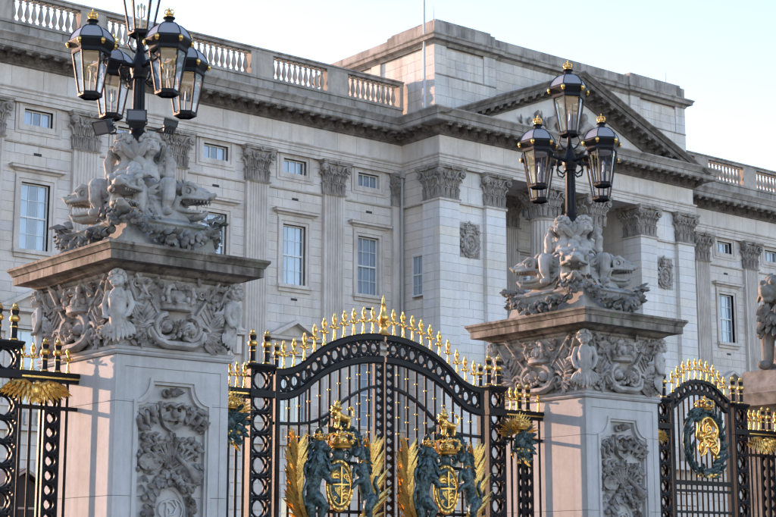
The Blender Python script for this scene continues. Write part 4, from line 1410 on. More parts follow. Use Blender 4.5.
def panel_carving():
    """mask, ribbons, trophies of the arts and a wreathed oval in the sunk panel; plane y = 0"""
    rnd = random.Random(77)
    m = MB()
    zt = 4.30
    # bow above the mask
    for sx in (-1, 1):
        m.scroll((sx * 0.09, -0.04, 4.12), 0.08, 0.02, 1.1, 0, sx, 0.028, n=6)
    m.ball((0, -0.05, 4.11), 0.05)
    for k in range(8):
        a = rnd.uniform(0, pi)
        m.leaf((0, -0.02, 4.1), (0.2 * math.cos(a), -0.06, 4.1 + 0.09 * math.sin(a)), 0.03, 0.4)
    # mask with heavy brow, nose and gaping mouth
    m.prism([(-0.20, 3.99), (-0.21, 3.80), (-0.14, 3.62), (0, 3.54), (0.14, 3.62), (0.21, 3.80), (0.20, 3.99), (0.1, 3.95), (0, 3.99), (-0.1, 3.95)], -0.085, 0.0,
            [[(0.11, 3.72), (0.08, 3.66), (0, 3.635), (-0.08, 3.66), (-0.11, 3.72), (0, 3.70)], [(0.05, 3.85), (0.13, 3.83), (0.14, 3.89), (0.07, 3.905)], [(-0.07, 3.905), (-0.14, 3.89), (-0.13, 3.83), (-0.05, 3.85)]])
    m.tube([(-0.19, -0.10, 3.90), (-0.1, -0.125, 3.95), (0, -0.11, 3.90), (0.1, -0.125, 3.95), (0.19, -0.10, 3.90)], 0.028, 6)
    m.ball((0, -0.11, 3.81), (0.045, 0.05, 0.07), 8, 6)
    for sx in (-1, 1):
        m.ball((sx * 0.12, -0.09, 3.74), (0.06, 0.04, 0.05), 8, 6)
        # ribbon loops hanging at either side
        for k in range(3):
            x = sx * (0.30 + 0.12 * k)
            z = 3.88 - 0.06 * k
            m.tube([(x, -0.03, z), (x + sx * 0.05, -0.1, z - 0.06), (x, -0.06, z - 0.15), (x - sx * 0.05, -0.04, z - 0.22)], [0.035, 0.045, 0.04, 0.02], 6)
            m.scroll((x, -0.04, z), 0.07, 0.02, 1.2, rnd.uniform(0, 6), sx, 0.025, n=5)
        for k in range(9):
            x, z = sx * rnd.uniform(0.27, 0.55), rnd.uniform(3.62, 3.95)
            a = rnd.uniform(-2.4, -0.6)
            m.leaf((x, -0.02, z), (x + 0.12 * math.cos(a), -0.07, z + 0.14 * math.sin(a)), 0.04, 0.5)
    # hanging stem
    m.tube([(0, -0.04, 3.55), (0, -0.06, 3.2)], 0.035, 6)
    # trophies: palette, trumpet, brushes, scroll, lyre
    m.prism([(0.0 - 0.36 + 0.20 * math.cos(a), 3.10 + 0.13 * math.sin(a)) for a in [2 * pi * k / 16 for k in range(16)]], -0.09, -0.02, [[(-0.28 + 0.035 * math.cos(-a), 3.12 + 0.03 * math.sin(-a)) for a in [2 * pi * k / 8 for k in range(8)]]])
    for a, L, r_ in ((150, 0.48, 0.022), (138, 0.55, 0.026), (126, 0.5, 0.02), (114, 0.46, 0.022), (102, 0.42, 0.026), (78, 0.42, 0.024), (66, 0.46, 0.022), (54, 0.52, 0.026), (42, 0.5, 0.022), (30, 0.44, 0.024)):
        a = R(a)
        o = (0, -0.06, 3.02)
        e = (L * math.cos(a), -0.07, 3.02 + L * math.sin(a))
        m.tube([o, e], [r_, r_ * 1.3], 6)
        m.ball(e, r_ * 2.0, 7, 5)
    m.tube([(0.05, -0.09, 3.2), (0.28, -0.12, 3.02), (0.42, -0.12, 2.88)], [0.03, 0.045, 0.10], 9)      # horn
    m.torus((-0.34, -0.06, 3.42), 0.07, 0.025, 12, 6, 'y')
    m.box(0.16, 0.36, -0.09, -0.02, 3.30, 3.36)
    for k in range(110):                                   # leaves and fruit packed between
        x, z = rnd.uniform(-0.52, 0.52), rnd.uniform(2.75, 3.5)
        if abs(x) > 0.56 - 0.25 * abs(z - 3.15):
            continue
        a = rnd.uniform(0, 2 * pi)
        if k % 3:
            m.leaf((x, -0.02, z), (x + 0.12 * math.cos(a), -0.08, z + 0.12 * math.sin(a)), 0.04, 0.5, (0, -1, 0), 0.015, 4)
        else:
            m.ball((x, -0.05, z), rnd.uniform(0.03, 0.05), 6, 5)
    # wreath round the oval
    for k in range(96):
        a = 2 * pi * k / 96 + rnd.uniform(-0.05, 0.05)
        q = rnd.uniform(0.95, 1.25)
        c = (0.37 * q * math.cos(a), -0.05, 2.33 + 0.52 * q * math.sin(a))
        if k % 2:
            b = a + 0.6
            m.leaf(c, (c[0] - 0.15 * math.sin(b), -0.1, c[2] + 0.18 * math.cos(b)), 0.05, 0.45, (0, -1, 0), 0.018, 4)
        else:
            m.ball(c, rnd.uniform(0.04, 0.065), 7, 5)
    # lower half: pendant of leaves
    for k in range(60):
        z = rnd.uniform(1.15, 1.8)
        x = rnd.uniform(-0.4, 0.4) * (z - 0.95) / 0.85
        a = rnd.uniform(pi, 2 * pi)
        m.leaf((x, -0.02, z), (x + 0.13 * math.cos(a), -0.08, z + 0.15 * math.sin(a)), 0.04, 0.5, (0, -1, 0), 0.015, 4)
    m.v = [(v[0], v[1] * (1.25 if v[1] < 0 else 1), v[2]) for v in m.v]
    car = m.mesh('panel_carving', 50)
    m = MB()                                              # the oval with its cipher
    m.ball((0, 0.01, 2.33), (0.27, 0.05, 0.42), 20, 10)
    m.torus((0, -0.02, 2.33), 0.30, 0.03, 24, 6, 'y', 0.9, 1.42)
    y = -0.055
    m.scroll((-0.06, y, 2.40), 0.17, 0.05, 1.15, R(20), 1, 0.016, n=5)
    m.tube([(-0.05, y, 2.08), (-0.05, y, 2.55), (0.08, y, 2.58), (0.13, y, 2.48), (0.07, y, 2.36), (-0.04, y, 2.34), (0.05, y, 2.30), (0.14, y, 2.08)], 0.017, 5)
    m.scroll((0.06, y, 2.40), 0.19, 0.13, 0.9, R(140), -1, 0.014, n=5)
    m.scroll((0.0, y, 2.22), 0.12, 0.05, 0.8, R(190), 1, 0.014, n=5)
    med = m.mesh('medallion', 60)
    return car, med

frz_f = frieze_carving(0.93, 5)
frz_s = frieze_carving(1.12, 9)
corner_me = corner_child()
dol_me = dolphin_mesh()
kid_me = [seated_child(3), seated_child(14)]
garl_f, garl_s = garland_mesh(0.74, -1.0, 6), garland_mesh(0.90, -0.82, 8)
pan_me, med_me = panel_carving()

def shoulder_outline(w, z0, z1, sh=0.27, drop=0.33, n=6):
    """panel outline with concave shoulders"""
    pts = [(-w, z0), (w, z0), (w, z1 - drop)]
    for k in range(1, n + 1):
        a = pi * 1.5 - (pi / 2) * k / n
        pts.append((w + 0.0 + sh * math.cos(a) * 1.0, z1 + drop * math.sin(a)))
    return pts + [(-p[0], p[1]) for p in reversed(pts[2:])]

def build_pier():
    t = empty('gate_pier', (PIERS[0][0], PIERS[0][1], 0), 'tall carved stone gate pier carrying a lamp cluster and floodlights', 'gate pier', 'carved gate piers with lamps')
    m = MB()
    m.rings([(0.45, 0), (0.45, 0.5), (0.40, 0.56), (0.40, 0.62)], HX, HY)
    m.rings([(0.34, 0.62), (0.34, 0.95), (0.28, 1.0), (0.2, 1.05), (0.12, 1.16), (0.1, 1.2), (0.0, 1.25)], HX, HY)
    link('plinth', m.mesh('plinth', 30), 'pier', t)
    zs = [(1.255, 2.60), (2.606, 3.95), (3.956, 4.62)]
    out = shoulder_outline(0.66, 1.45, 4.31)
    inn = shoulder_outline(0.58, 1.53, 4.235, 0.26, 0.32)
    for a, b in zs:                                       # shaft courses with thin joints
        m = MB()
        m.box(-HX, HX, -HY + 0.09, HY - 0.09, a, b)
        for sy in (-1, 1):
            for sx in (-1, 1):                            # margins beside the sunk panel
                x0, x1 = sorted((sx * 0.66, sx * (HX - 0.14)))
                lim = min(b, 4.46)
                y0, y1 = sorted((sy * (HY - 0.09), sy * (HY - 0.012)))
                if a < 4.3:
                    m.box(x0, x1, y0, y1, a, min(lim, 3.98))
                x0, x1 = sorted((sx * (HX - 0.139), sx * HX))
                y0, y1 = sorted((sy * (HY - 0.09), sy * HY))
                m.box(x0, x1, y0, y1, a, b)
            y0, y1 = sorted((sy * (HY - 0.09), sy * (HY - 0.012)))
            if a < 1.3:
                m.box(-0.66, 0.66, y0, y1, a, 1.45)
            if b > 4.5:
                poly = [(HX - 0.139, 3.982), (HX - 0.139, 4.458), (-HX + 0.139, 4.458), (-HX + 0.139, 3.982), (-0.66, 3.982)]
                sh = [p for p in out if p[1] > 3.97]
                left = sorted([p for p in sh if p[0] < 0], key=lambda p: (p[1], p[0]))
                right = sorted([p for p in sh if p[0] > 0], key=lambda p: (-p[1], p[0]))
                m.prism((poly + left + right + [(0.66, 3.982)])[::-1], y0, y1)
                y0, y1 = sorted((sy * (HY - 0.09), sy * HY))
                m.box(-HX + 0.139, HX - 0.139, y0, y1, 4.462, b)
        for sx in (-1, 1):                                # raised margins of the side faces
            for y0, y1 in ((-HY, -HY + 0.16), (HY - 0.16, HY)):
                pass
        link('shaft_stone', m.mesh('shaft_stone'), 'pier', t)
    for sy in (-1, 1):
        m = MB()
        m.M = None if sy < 0 else Matrix.Rotation(pi, 4, 'Z')
        o2 = shoulder_outline(0.665, 1.445, 4.315)
        i2 = shoulder_outline(0.615, 1.495, 4.27, 0.265, 0.325)
        i3 = shoulder_outline(0.57, 1.54, 4.225, 0.26, 0.32)
        m.prism(o2, -HY - 0.02, -HY + 0.09, [i2[::-1]])
        m.prism(i2, -HY + 0.012, -HY + 0.09, [i3[::-1]])
        p = link('panel_moulding', m.mesh('panel_moulding', 30), 'pier', t)
        c = link('panel_carving', pan_me, 'panel_carving', t, (0, sy * (HY - 0.085), 0), (0, 0, 0 if sy < 0 else pi))
        link('medallion', med_me, 'pier', c)
    m = MB()
    m.rings([(-0.02, 4.622), (0.03, 4.63), (0.06, 4.66), (0.03, 4.69), (0.05, 4.70), (0.07, 4.74), (0.0, 4.76)], HX, HY)
    link('astragal', m.mesh('astragal', 25), 'pier', t)
    m = MB()
    m.rings([(-0.04, 4.755), (-0.05, 5.3), (-0.02, 5.7), (0.02, 5.80)], HX, HY)
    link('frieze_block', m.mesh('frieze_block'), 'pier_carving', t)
    for k in range(4):
        car, cr = frz_f if k % 2 == 0 else frz_s
        d = (HY if k % 2 == 0 else HX) - 0.025
        a = k * pi / 2
        pos = (d * math.sin(a), -d * math.cos(a), 4.755)
        c = link('scroll_carving', car, 'pier_carving', t, pos, (0, 0, a))
        link('crown', cr, 'pier_carving', c)
    for sx, sy, a in ((-1, -1, -pi / 4), (1, -1, pi / 4), (1, 1, 3 * pi / 4), (-1, 1, -3 * pi / 4)):
        link('corner_child', corner_me, 'corner_child', t, (sx * (HX + 0.0), sy * (HY + 0.0), 4.76), (0, 0, a))
    m = MB()
    m.rings([(-0.04, 5.79), (0.03, 5.79), (0.05, 5.81), (0.05, 5.845), (0.11, 5.86), (0.17, 5.90), (0.20, 5.925), (0.23, 5.93)], HX, HY)
    m.rings([(0.22, 5.931), (0.38, 5.935), (0.38, 6.065), (0.40, 6.07), (0.41, 6.10), (0.445, 6.145), (0.455, 6.15), (0.455, 6.19), (0.42, 6.2), (-0.2, 6.215)], HX - 0.02, HY)
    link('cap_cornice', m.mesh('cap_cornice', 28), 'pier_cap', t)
    m = MB()
    m.rings([(0.0, 0.005), (0.0, 0.08), (-0.03, 0.10), (-0.07, 0.25), (-0.09, 0.38), (-0.07, 0.46), (-0.04, 0.49), (-0.06, 0.53), (-0.34, 0.64), (-0.5, 1.0)], 0.84, 1.04, (0, 0, 6.2))
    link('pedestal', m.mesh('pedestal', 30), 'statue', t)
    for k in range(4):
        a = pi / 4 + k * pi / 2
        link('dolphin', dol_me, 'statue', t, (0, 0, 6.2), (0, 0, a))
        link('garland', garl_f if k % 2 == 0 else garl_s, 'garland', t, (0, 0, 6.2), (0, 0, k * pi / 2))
        link('seated_child', kid_me[k % 2], 'corner_child', t, (0.27 * math.sin(k * pi / 2), -0.27 * math.cos(k * pi / 2), 7.16), (0, 0, k * pi / 2 + (0.25 if k % 2 else -0.2)), (1.0, 1.0, 1.0))
    m = MB()
    m.lathe([(0.5, 6.9), (0.45, 7.2), (0.34, 7.3), (0.26, 7.7), (0.2, 8.1), (0.14, 8.22)], 14)
    link('lamp_socket', m.mesh('lamp_socket', 40), 'statue', t)
    return t

pier0 = build_pier()
index_kids()
pier1 = copy_tree(pier0)
pier1.location = (PIERS[1][0], PIERS[1][1], 0)
pier1['label'] = 'tall carved stone gate pier carrying a lamp cluster without floodlights, between the two gates'

# ================================================================== lamp clusters
def lantern_parts():
    P = []
    n = 6
    def ring(r_, z):
        return [(r_ * math.cos(pi / 6 + k * pi / 3), r_ * math.sin(pi / 6 + k * pi / 3), z) for k in range(6)]
    m = MB()
    lo, hi = ring(0.195, 0.06), ring(0.325, 0.72)
    m.lathe([(0.175, -0.01), (0.215, 0.01), (0.22, 0.05), (0.20, 0.075), (0.155, 0.075), (0.15, 0.02)], 6, rot=pi / 6, cap=False)
    for k in range(6):
        m.tube([lo[k], hi[k]], 0.021, 4)
    m.lathe([(0.28, 0.70), (0.335, 0.70), (0.35, 0.72), (0.345, 0.77), (0.37, 0.80), (0.405, 0.85), (0.425, 0.88), (0.425, 0.905), (0.39, 0.93), (0.34, 0.93)], 6, rot=pi / 6, cap=False)
    m.lathe([(0.135, 1.155), (0.12, 1.18), (0.085, 1.195), (0.075, 1.235), (0.11, 1.26), (0.11, 1.275), (0.07, 1.285)], 12)
    for a in (0, pi / 3, 2 * pi / 3):
        m.tube([(0.2 * math.cos(a), 0.2 * math.sin(a), 0.04), (-0.2 * math.cos(a), -0.2 * math.sin(a), 0.04)], 0.01, 4)
    frame = m.mesh('lantern', 30)
    frame.materials.append(M['iron'])
    m = MB()
    pr = [(0.395, 0.93), (0.365, 1.0), (0.30, 1.08), (0.21, 1.14), (0.12, 1.165)]
    m.lathe(pr, 6, rot=pi / 6, cap=False)
    m.lathe([(r_ - 0.008, z - 0.008) for r_, z in pr], 6, rot=pi / 6, cap=False)
    P.append(('lantern_roof', m.mesh('lantern_roof', 20), 'lamproof', 1))
    m = MB()
    for k in range(6):
        a = pi / 6 + k * pi / 3
        m.tube([(r_ * math.cos(a) * 1.012, r_ * math.sin(a) * 1.012, z + 0.003) for r_, z in pr], 0.01, 4)
    P.append(('roof_rib', m.mesh('roof_rib'), 'iron', 1))
    m = MB()
    crown(m, (0, 0, 1.28), 0.08)
    m.v = [(v[0], v[1], 1.28 + (v[2] - 1.28) * 1.3) for v in m.v]
    P.append(('crown_finial', m.mesh('crown_finial', 50), 'gold', 1))
    m = MB()
    a, b = lo[4], lo[5]
    c, d = hi[5], hi[4]
    th = 0.004
    m.add([(p[0] * 0.975, p[1] * 0.975, p[2]) for p in (a, b, c, d)], [(0, 1, 2, 3)])
    pane = m.mesh('glass_pane')
    pane.materials.append(M['lampglass'])
    for k in range(6):
        P.append(('glass_pane', pane, None, (0, 0, k * pi / 3)))
    m = MB()
    m.ball((0.0, -0.415, 0.862), (0.042, 0.035, 0.045), 8, 6)
    m.lathe([(0.02, 0.80), (0.034, 0.83)], 6, (0, -0.405, 0))
    knob = m.mesh('gilt_knob', 60)
    knob.materials.append(M['gold'])
    for k in range(6):
        P.append(('gilt_knob', knob, None, (0, 0, k * pi / 3)))
    m = MB()
    m.tube([(0, 0, 0.04), (0, 0, 0.3)], 0.018, 6)
    for a in (0, 2.1, 4.2):
        m.tube([(0, 0, 0.28), (0.06 * math.cos(a), 0.06 * math.sin(a), 0.32), (0.06 * math.cos(a), 0.06 * math.sin(a), 0.42)], 0.012, 5)
        m.ball((0.06 * math.cos(a), 0.06 * math.sin(a), 0.46), (0.025, 0.025, 0.05), 6, 5)
    m.lathe([(0.22, 0.66), (0.24, 0.68), (0.1, 0.76)], 10)
    P.append(('burner', m.mesh('burner', 50), 'lamproof', 1))
    for nme, me, mt, r_ in P:
        if mt:
            me.materials.append(M[mt])
    return frame, P

def build_lamp():
    t = empty('street_lamp', (PIERS[0][0] - 0.06, PIERS[0][1], 8.15), 'black and gilt five-lantern lamp post above the floodlights', 'street lamp', 'five-lantern lamps on the gate piers')
    m = MB()
    m.lathe([(0.16, 0), (0.16, 0.08), (0.12, 0.13), (0.13, 0.17), (0.10, 0.22), (0.085, 0.9), (0.085, 1.02), (0.12, 1.05), (0.12, 1.09), (0.14, 1.12), (0.15, 1.2), (0.13, 1.3), (0.10, 1.36), (0.075, 1.44), (0.08, 1.5), (0.05, 1.56), (0.04, 1.72), (0.06, 1.76)], 10)
    for k in range(8):
        a = 2 * pi * k / 8
        m.tube([(0.095 * math.cos(a), 0.095 * math.sin(a), 0.24), (0.082 * math.cos(a), 0.082 * math.sin(a), 1.0)], 0.014, 4)
    link('post', m.mesh('post', 35), 'iron', t)
    frame, P = lantern_parts()
    spots = [(0, 0, 1.74, 1.10)] + [(0.86 * math.cos(a), 0.86 * math.sin(a), 0.57, 1.02) for a in (0, pi / 2, pi, 3 * pi / 2)]
    for x, y, z, s in spots:
        l = link('lantern', frame, None, t, (x, y, z), scale=(s * 0.86, s * 0.86, s * 0.96))
        for nme, me, mt, r_ in P:
            link(nme, me, None, l, (0, 0, 0), r_ if isinstance(r_, tuple) else (0, 0, 0))
    for k in range(4):
        m = MB()
        m.tube([(0.08, 0, 1.22), (0.25, 0, 1.24), (0.56, 0, 1.26)], [0.045, 0.035, 0.03], 8)
        m.tube([(0.10, 0, 1.02), (0.2, 0, 0.95), (0.32, 0, 1.0), (0.36, 0, 1.12), (0.30, 0, 1.22)], 0.018, 6)
        m.ball((0.28, 0, 1.24), 0.055)
        link('arm', m.mesh('arm', 60), 'iron', t, (0, 0, 0), (0, 0, k * pi / 2))
        m = MB()
        m.tube([(0.05, 0, 1.46), (0.14, 0, 1.52), (0.20, 0, 1.62), (0.17, 0, 1.74), (0.2, 0, 1.77)], [0.018, 0.018, 0.016, 0.014, 0.014], 6)
        link('scroll_bracket', m.mesh('scroll_bracket', 60), 'iron', t, (0, 0, 0), (0, 0, pi / 4 + k * pi / 2))
    m = MB()
    m.ball((0, 0, 0), 0.03); 
    return t
lamp0 = build_lamp()
index_kids()
lamp1 = copy_tree(lamp0)
lamp1.location = (PIERS[1][0] - 0.05, PIERS[1][1], 8.15)
lamp1['label'] = 'black and gilt five-lantern lamp post on the pier between the two gates'

# floodlights clamped under the lamp on the first pier
def floodlight(loc, rz, tilt, label):
    t = empty('floodlight', loc, label, 'floodlight', 'floodlights below the lamp', rz)
    t.scale = (0.84, 0.84, 0.84)
    m = MB()
    m.M = Matrix.Rotation(tilt, 4, 'X')
    m.rings([(-0.04, -0.10), (0.0, -0.02), (0.0, 0.10)], 0.17, 0.12)
    m.rings([(0.015, 0.085), (0.015, 0.115), (-0.012, 0.115), (-0.012, 0.10)], 0.17, 0.12)
    for k in range(5):
        m.box(-0.14, 0.14, -0.10 + 0.045 * k, -0.085 + 0.045 * k, -0.15, -0.02)
    b = link('housing', m.mesh('housing', 20), 'flood', t)
    m2 = MB(); m2.M = m.M
    m2.box(-0.156, 0.156, -0.106, 0.106, 0.105, 0.111)
    link('glass', m2.mesh('flood_glass'), 'floodglass', b)
    m3 = MB()
    for sx in (-1, 1):
        m3.tube([(sx * 0.19, 0, 0), (sx * 0.19, 0.12, -0.06), (sx * 0.05, 0.24, -0.08)], 0.015, 4)
    m3.tube([(-0.06, 0.24, -0.08), (0.06, 0.24, -0.08)], 0.025, 6)
    m3.tube([(0, 0.24, -0.08), (0, 0.42, -0.06)], 0.02, 6)
    link('bracket', m3.mesh('bracket'), 'flood', t)
    return t
px_, py_ = PIERS[0]
floodlight((px_ - 0.28, py_ - 0.34, 8.42), R(-30), R(66), 'floodlight with its square glass facing the gate, at the foot of the lamp post')
floodlight((px_ - 0.56, py_ + 0.16, 8.36), R(-72), R(118), 'floodlight tipped down towards the side railing, at the foot of the lamp post')
floodlight((px_ + 0.34, py_ - 0.30, 8.40), R(62), R(12), 'floodlight seen edge-on as a black wedge at the foot of the lamp post')

# ================================================================== gates and railings
GY = 21.65
GC = 17.47                      # middle of the main gate

def smooth_table(tab, x):
    for (x0, y0), (x1, y1) in zip(tab, tab[1:]):
        if x <= x1:
            u = max(0, (x - x0) / (x1 - x0))
            i = tab.index((x0, y0))
            m0 = (tab[i + 1][1] - tab[max(i - 1, 0)][1]) / (tab[i + 1][0] - tab[max(i - 1, 0)][0])
            j = min(i + 2, len(tab) - 1)
            m1 = (tab[j][1] - tab[i][1]) / (tab[j][0] - tab[i][0])
            h = x1 - x0
            return (2 * u ** 3 - 3 * u ** 2 + 1) * y0 + (u ** 3 - 2 * u ** 2 + u) * h * m0 + (3 * u ** 2 - 2 * u ** 3) * y1 + (u ** 3 - u ** 2) * h * m1
    return tab[-1][1]
TOP = [(0, 5.535), (0.3, 5.525), (0.62, 5.475), (0.94, 5.385), (1.26, 5.25), (1.5, 5.10), (1.72, 4.93), (1.94, 4.82), (2.14, 4.775), (2.32, 4.77)]
SEC = [(0, 4.68), (0.3, 4.64), (0.6, 4.53), (0.9, 4.35), (1.2, 4.13), (1.5, 3.99), (1.8, 3.94), (2.32, 3.92)]
zt = lambda d: smooth_table(TOP, d)
z2 = lambda d: smooth_table(SEC, d)

def gilt_finial(h=0.46):
    m = MB()
    s = h / 0.46
    m.lathe([(0.038, 0.0), (0.04, 0.02), (0.022, 0.05), (0.028, 0.09), (0.017, 0.15), (0.017, 0.19), (0.032, 0.21), (0.035, 0.23), (0.02, 0.25), (0.024, 0.29), (0.042, 0.33), (0.045, 0.36), (0.03, 0.395), (0.017, 0.42), (0.02, 0.43), (0.003, 0.46)], 8)
    for sx in (-1, 1):
        m.tube([(0, 0, 0.205), (sx * 0.05, 0, 0.21), (sx * 0.085, 0, 0.22)], [0.017, 0.015, 0.02], 6)
        m.ball((sx * 0.085, 0, 0.22), 0.024, 6, 5)
        m.leaf((sx * 0.012, 0, 0.2), (sx * 0.055, 0, 0.29), 0.016, 0.2, (0, -1, 0), 0.01, 3)
    m.v = [(v[0], v[1], v[2] * s) for v in m.v]
    me = m.mesh('finial', 50)
    me.materials.append(M['gold'])
    return me
fin_me = gilt_finial()
m = MB(); m.lathe([(0.02, -0.06), (0.026, -0.04), (0.026, -0.01), (0.03, 0.0)], 6)
stub_me = m.mesh('finial_stub'); stub_me.materials.append(M['iron'])
m = MB()
m.lathe([(0.062, 0), (0.062, 0.03), (0.046, 0.05), (0.046, 0.20), (0.052, 0.22), (0.04, 0.27), (0.05, 0.30), (0.05, 0.33), (0.04, 0.36), (0.06, 0.42), (0.06, 0.45), (0.02, 0.47)], 10)
pf_me = m.mesh('post_finial', 40); pf_me.materials.append(M['iron'])
m = MB()
for z, r_, h in ((0.02, 0.066, 0.022), (0.205, 0.056, 0.02), (0.325, 0.078, 0.045), (0.36, 0.055, 0.02)):
    m.lathe([(r_ * 0.75, z - h), (r_, z - h * 0.4), (r_, z + h * 0.4), (r_ * 0.75, z + h)], 10)
m.lathe([(0.06, 0.452), (0.068, 0.465), (0.05, 0.49), (0.03, 0.51), (0.034, 0.525), (0.02, 0.55), (0.003, 0.57)], 10)
pg_me = m.mesh('gilding', 50); pg_me.materials.append(M['gold'])
m = MB()
m.lathe([(0.016, -0.02), (0.03, -0.008), (0.03, 0.008), (0.016, 0.02)], 8)
m.tube([(-0.045, 0, 0), (0.045, 0, 0)], 0.011, 5)
collar_me = m.mesh('gilt_collar', 50); collar_me.materials.append(M['gold'])
m = MB(); m.torus((0, 0, 0), 0.07, 0.021, 16, 6, 'y', 1.0, 1.2)
ring_me = m.mesh('ring', 60); ring_me.materials.append(M['iron'])

rfin = random.Random(71)
def add_finial(parent, x, z, y=0, s=1.0):
    f = link('finial', fin_me, None, parent, (x, y, z), (rfin.gauss(0, 0.012), rfin.gauss(0, 0.018), rfin.gauss(0, 0.12)), scale=(s * 0.92, 0.95, s * 1.05))
    link('finial_stub', stub_me, None, f)
    return f
def add_post_finial(parent, x, z, y=0, s=1.0):
    f = link('post_finial', pf_me, None, parent, (x, y, z), scale=(s, s, s))
    link('gilding', pg_me, None, f, kind='stuff')
    return f

def lattice(m, x0, x1, z0, z1, y, d=0.035, n=10):
    """chain of rings between two uprights"""
    w = x1 - x0
    b = 0.03
    m.box(x0, x0 + b, y - d, y + d, z0, z1)
    m.box(x1 - b, x1, y - d, y + d, z0, z1)
    r_ = (w - 2 * b) / 2
    k = max(1, round((z1 - z0) / (2 * r_ * 0.98)))
    st = (z1 - z0) / k
    xc = (x0 + x1) / 2
    for i in range(k):
        z = z0 + st * (i + 0.5)
        m.torus((xc, y, z), r_ * 0.92, 0.022, n + 2, 5, 'y', 1.0, st / (2 * r_) * 1.0)
        for sx in (-1, 1):
            m.box(xc + sx * r_ * 0.9 - 0.014, xc + sx * r_ * 0.9 + 0.014, y - 0.02, y + 0.02, z + st / 2 - 0.05, z + st / 2 + 0.05)
            m.tube([(xc, y, z + st / 2), (xc + sx * r_, y, z + st / 2 + 0.0)], 0.016, 4)

def strip(m, fx, y0, y1, fz0, fz1, xs):
    """bent bar following curves: rectangle section from fz0(x) to fz1(x)"""
    vs, fs = [], []
    for x in xs:
        a, b = fz0(x), fz1(x)
        vs += [(fx(x), y0, a), (fx(x), y1, a), (fx(x), y1, b), (fx(x), y0, b)]
    n = len(xs)
    for i in range(n - 1):
        for k in range(4):
            a, b = i * 4 + k, i * 4 + (k + 1) % 4
            fs.append((a, b, b + 4, a + 4))
    fs += [(3, 2, 1, 0), tuple((n - 1) * 4 + k for k in range(4))]
    m.add(vs, fs)

# --- gilded and bronze ornaments
def palm_frond(m, sx, rnd):
    """one palm branch curving out and up; long overlapping blades on both sides"""
    K = [(0.10, 1.95), (0.34, 2.05), (0.56, 2.26), (0.70, 2.55), (0.76, 2.88), (0.77, 3.2), (0.75, 3.45)]
    P = []
    for i in range(len(K) - 1):
        for k in range(4):
            u = k / 4
            P.append(Vector((sx * (K[i][0] * (1 - u) + K[i + 1][0] * u), -0.03, K[i][1] * (1 - u) + K[i + 1][1] * u)))
    P.append(Vector((sx * K[-1][0], -0.03, K[-1][1])))
    n = len(P)
    m.tube(P, [0.035 - 0.001 * i for i in range(n)], 6)
    for i in range(2, n):
        t = (P[min(i + 1, n - 1)] - P[i - 1]).normalized()
        nrm = Vector((t.z, 0, -t.x)) * sx
        for side in (1, -1):
            b = P[i]
            L = (0.52 if side > 0 else 0.42) * (0.8 + 0.3 * math.sin(pi * i / n)) * rnd.uniform(0.88, 1.08)
            d = (t * 0.95 + nrm * side * (0.46 if side > 0 else 0.30) * rnd.uniform(0.8, 1.15) + Vector((0, rnd.uniform(-0.28, 0.02), 0))).normalized()
            m.leaf(b, b + d * L, 0.044, 0.10, (0.0, -1, 0.0), 0.012, 5)
            b2 = b + t * 0.035
            m.leaf(b2 + Vector((0, 0.03, 0)), b2 + (d + nrm * side * 0.18).normalized() * L * 0.86 + Vector((0, 0.03, 0)), 0.038, 0.10, (0.0, -1, 0.0), 0.010, 4)

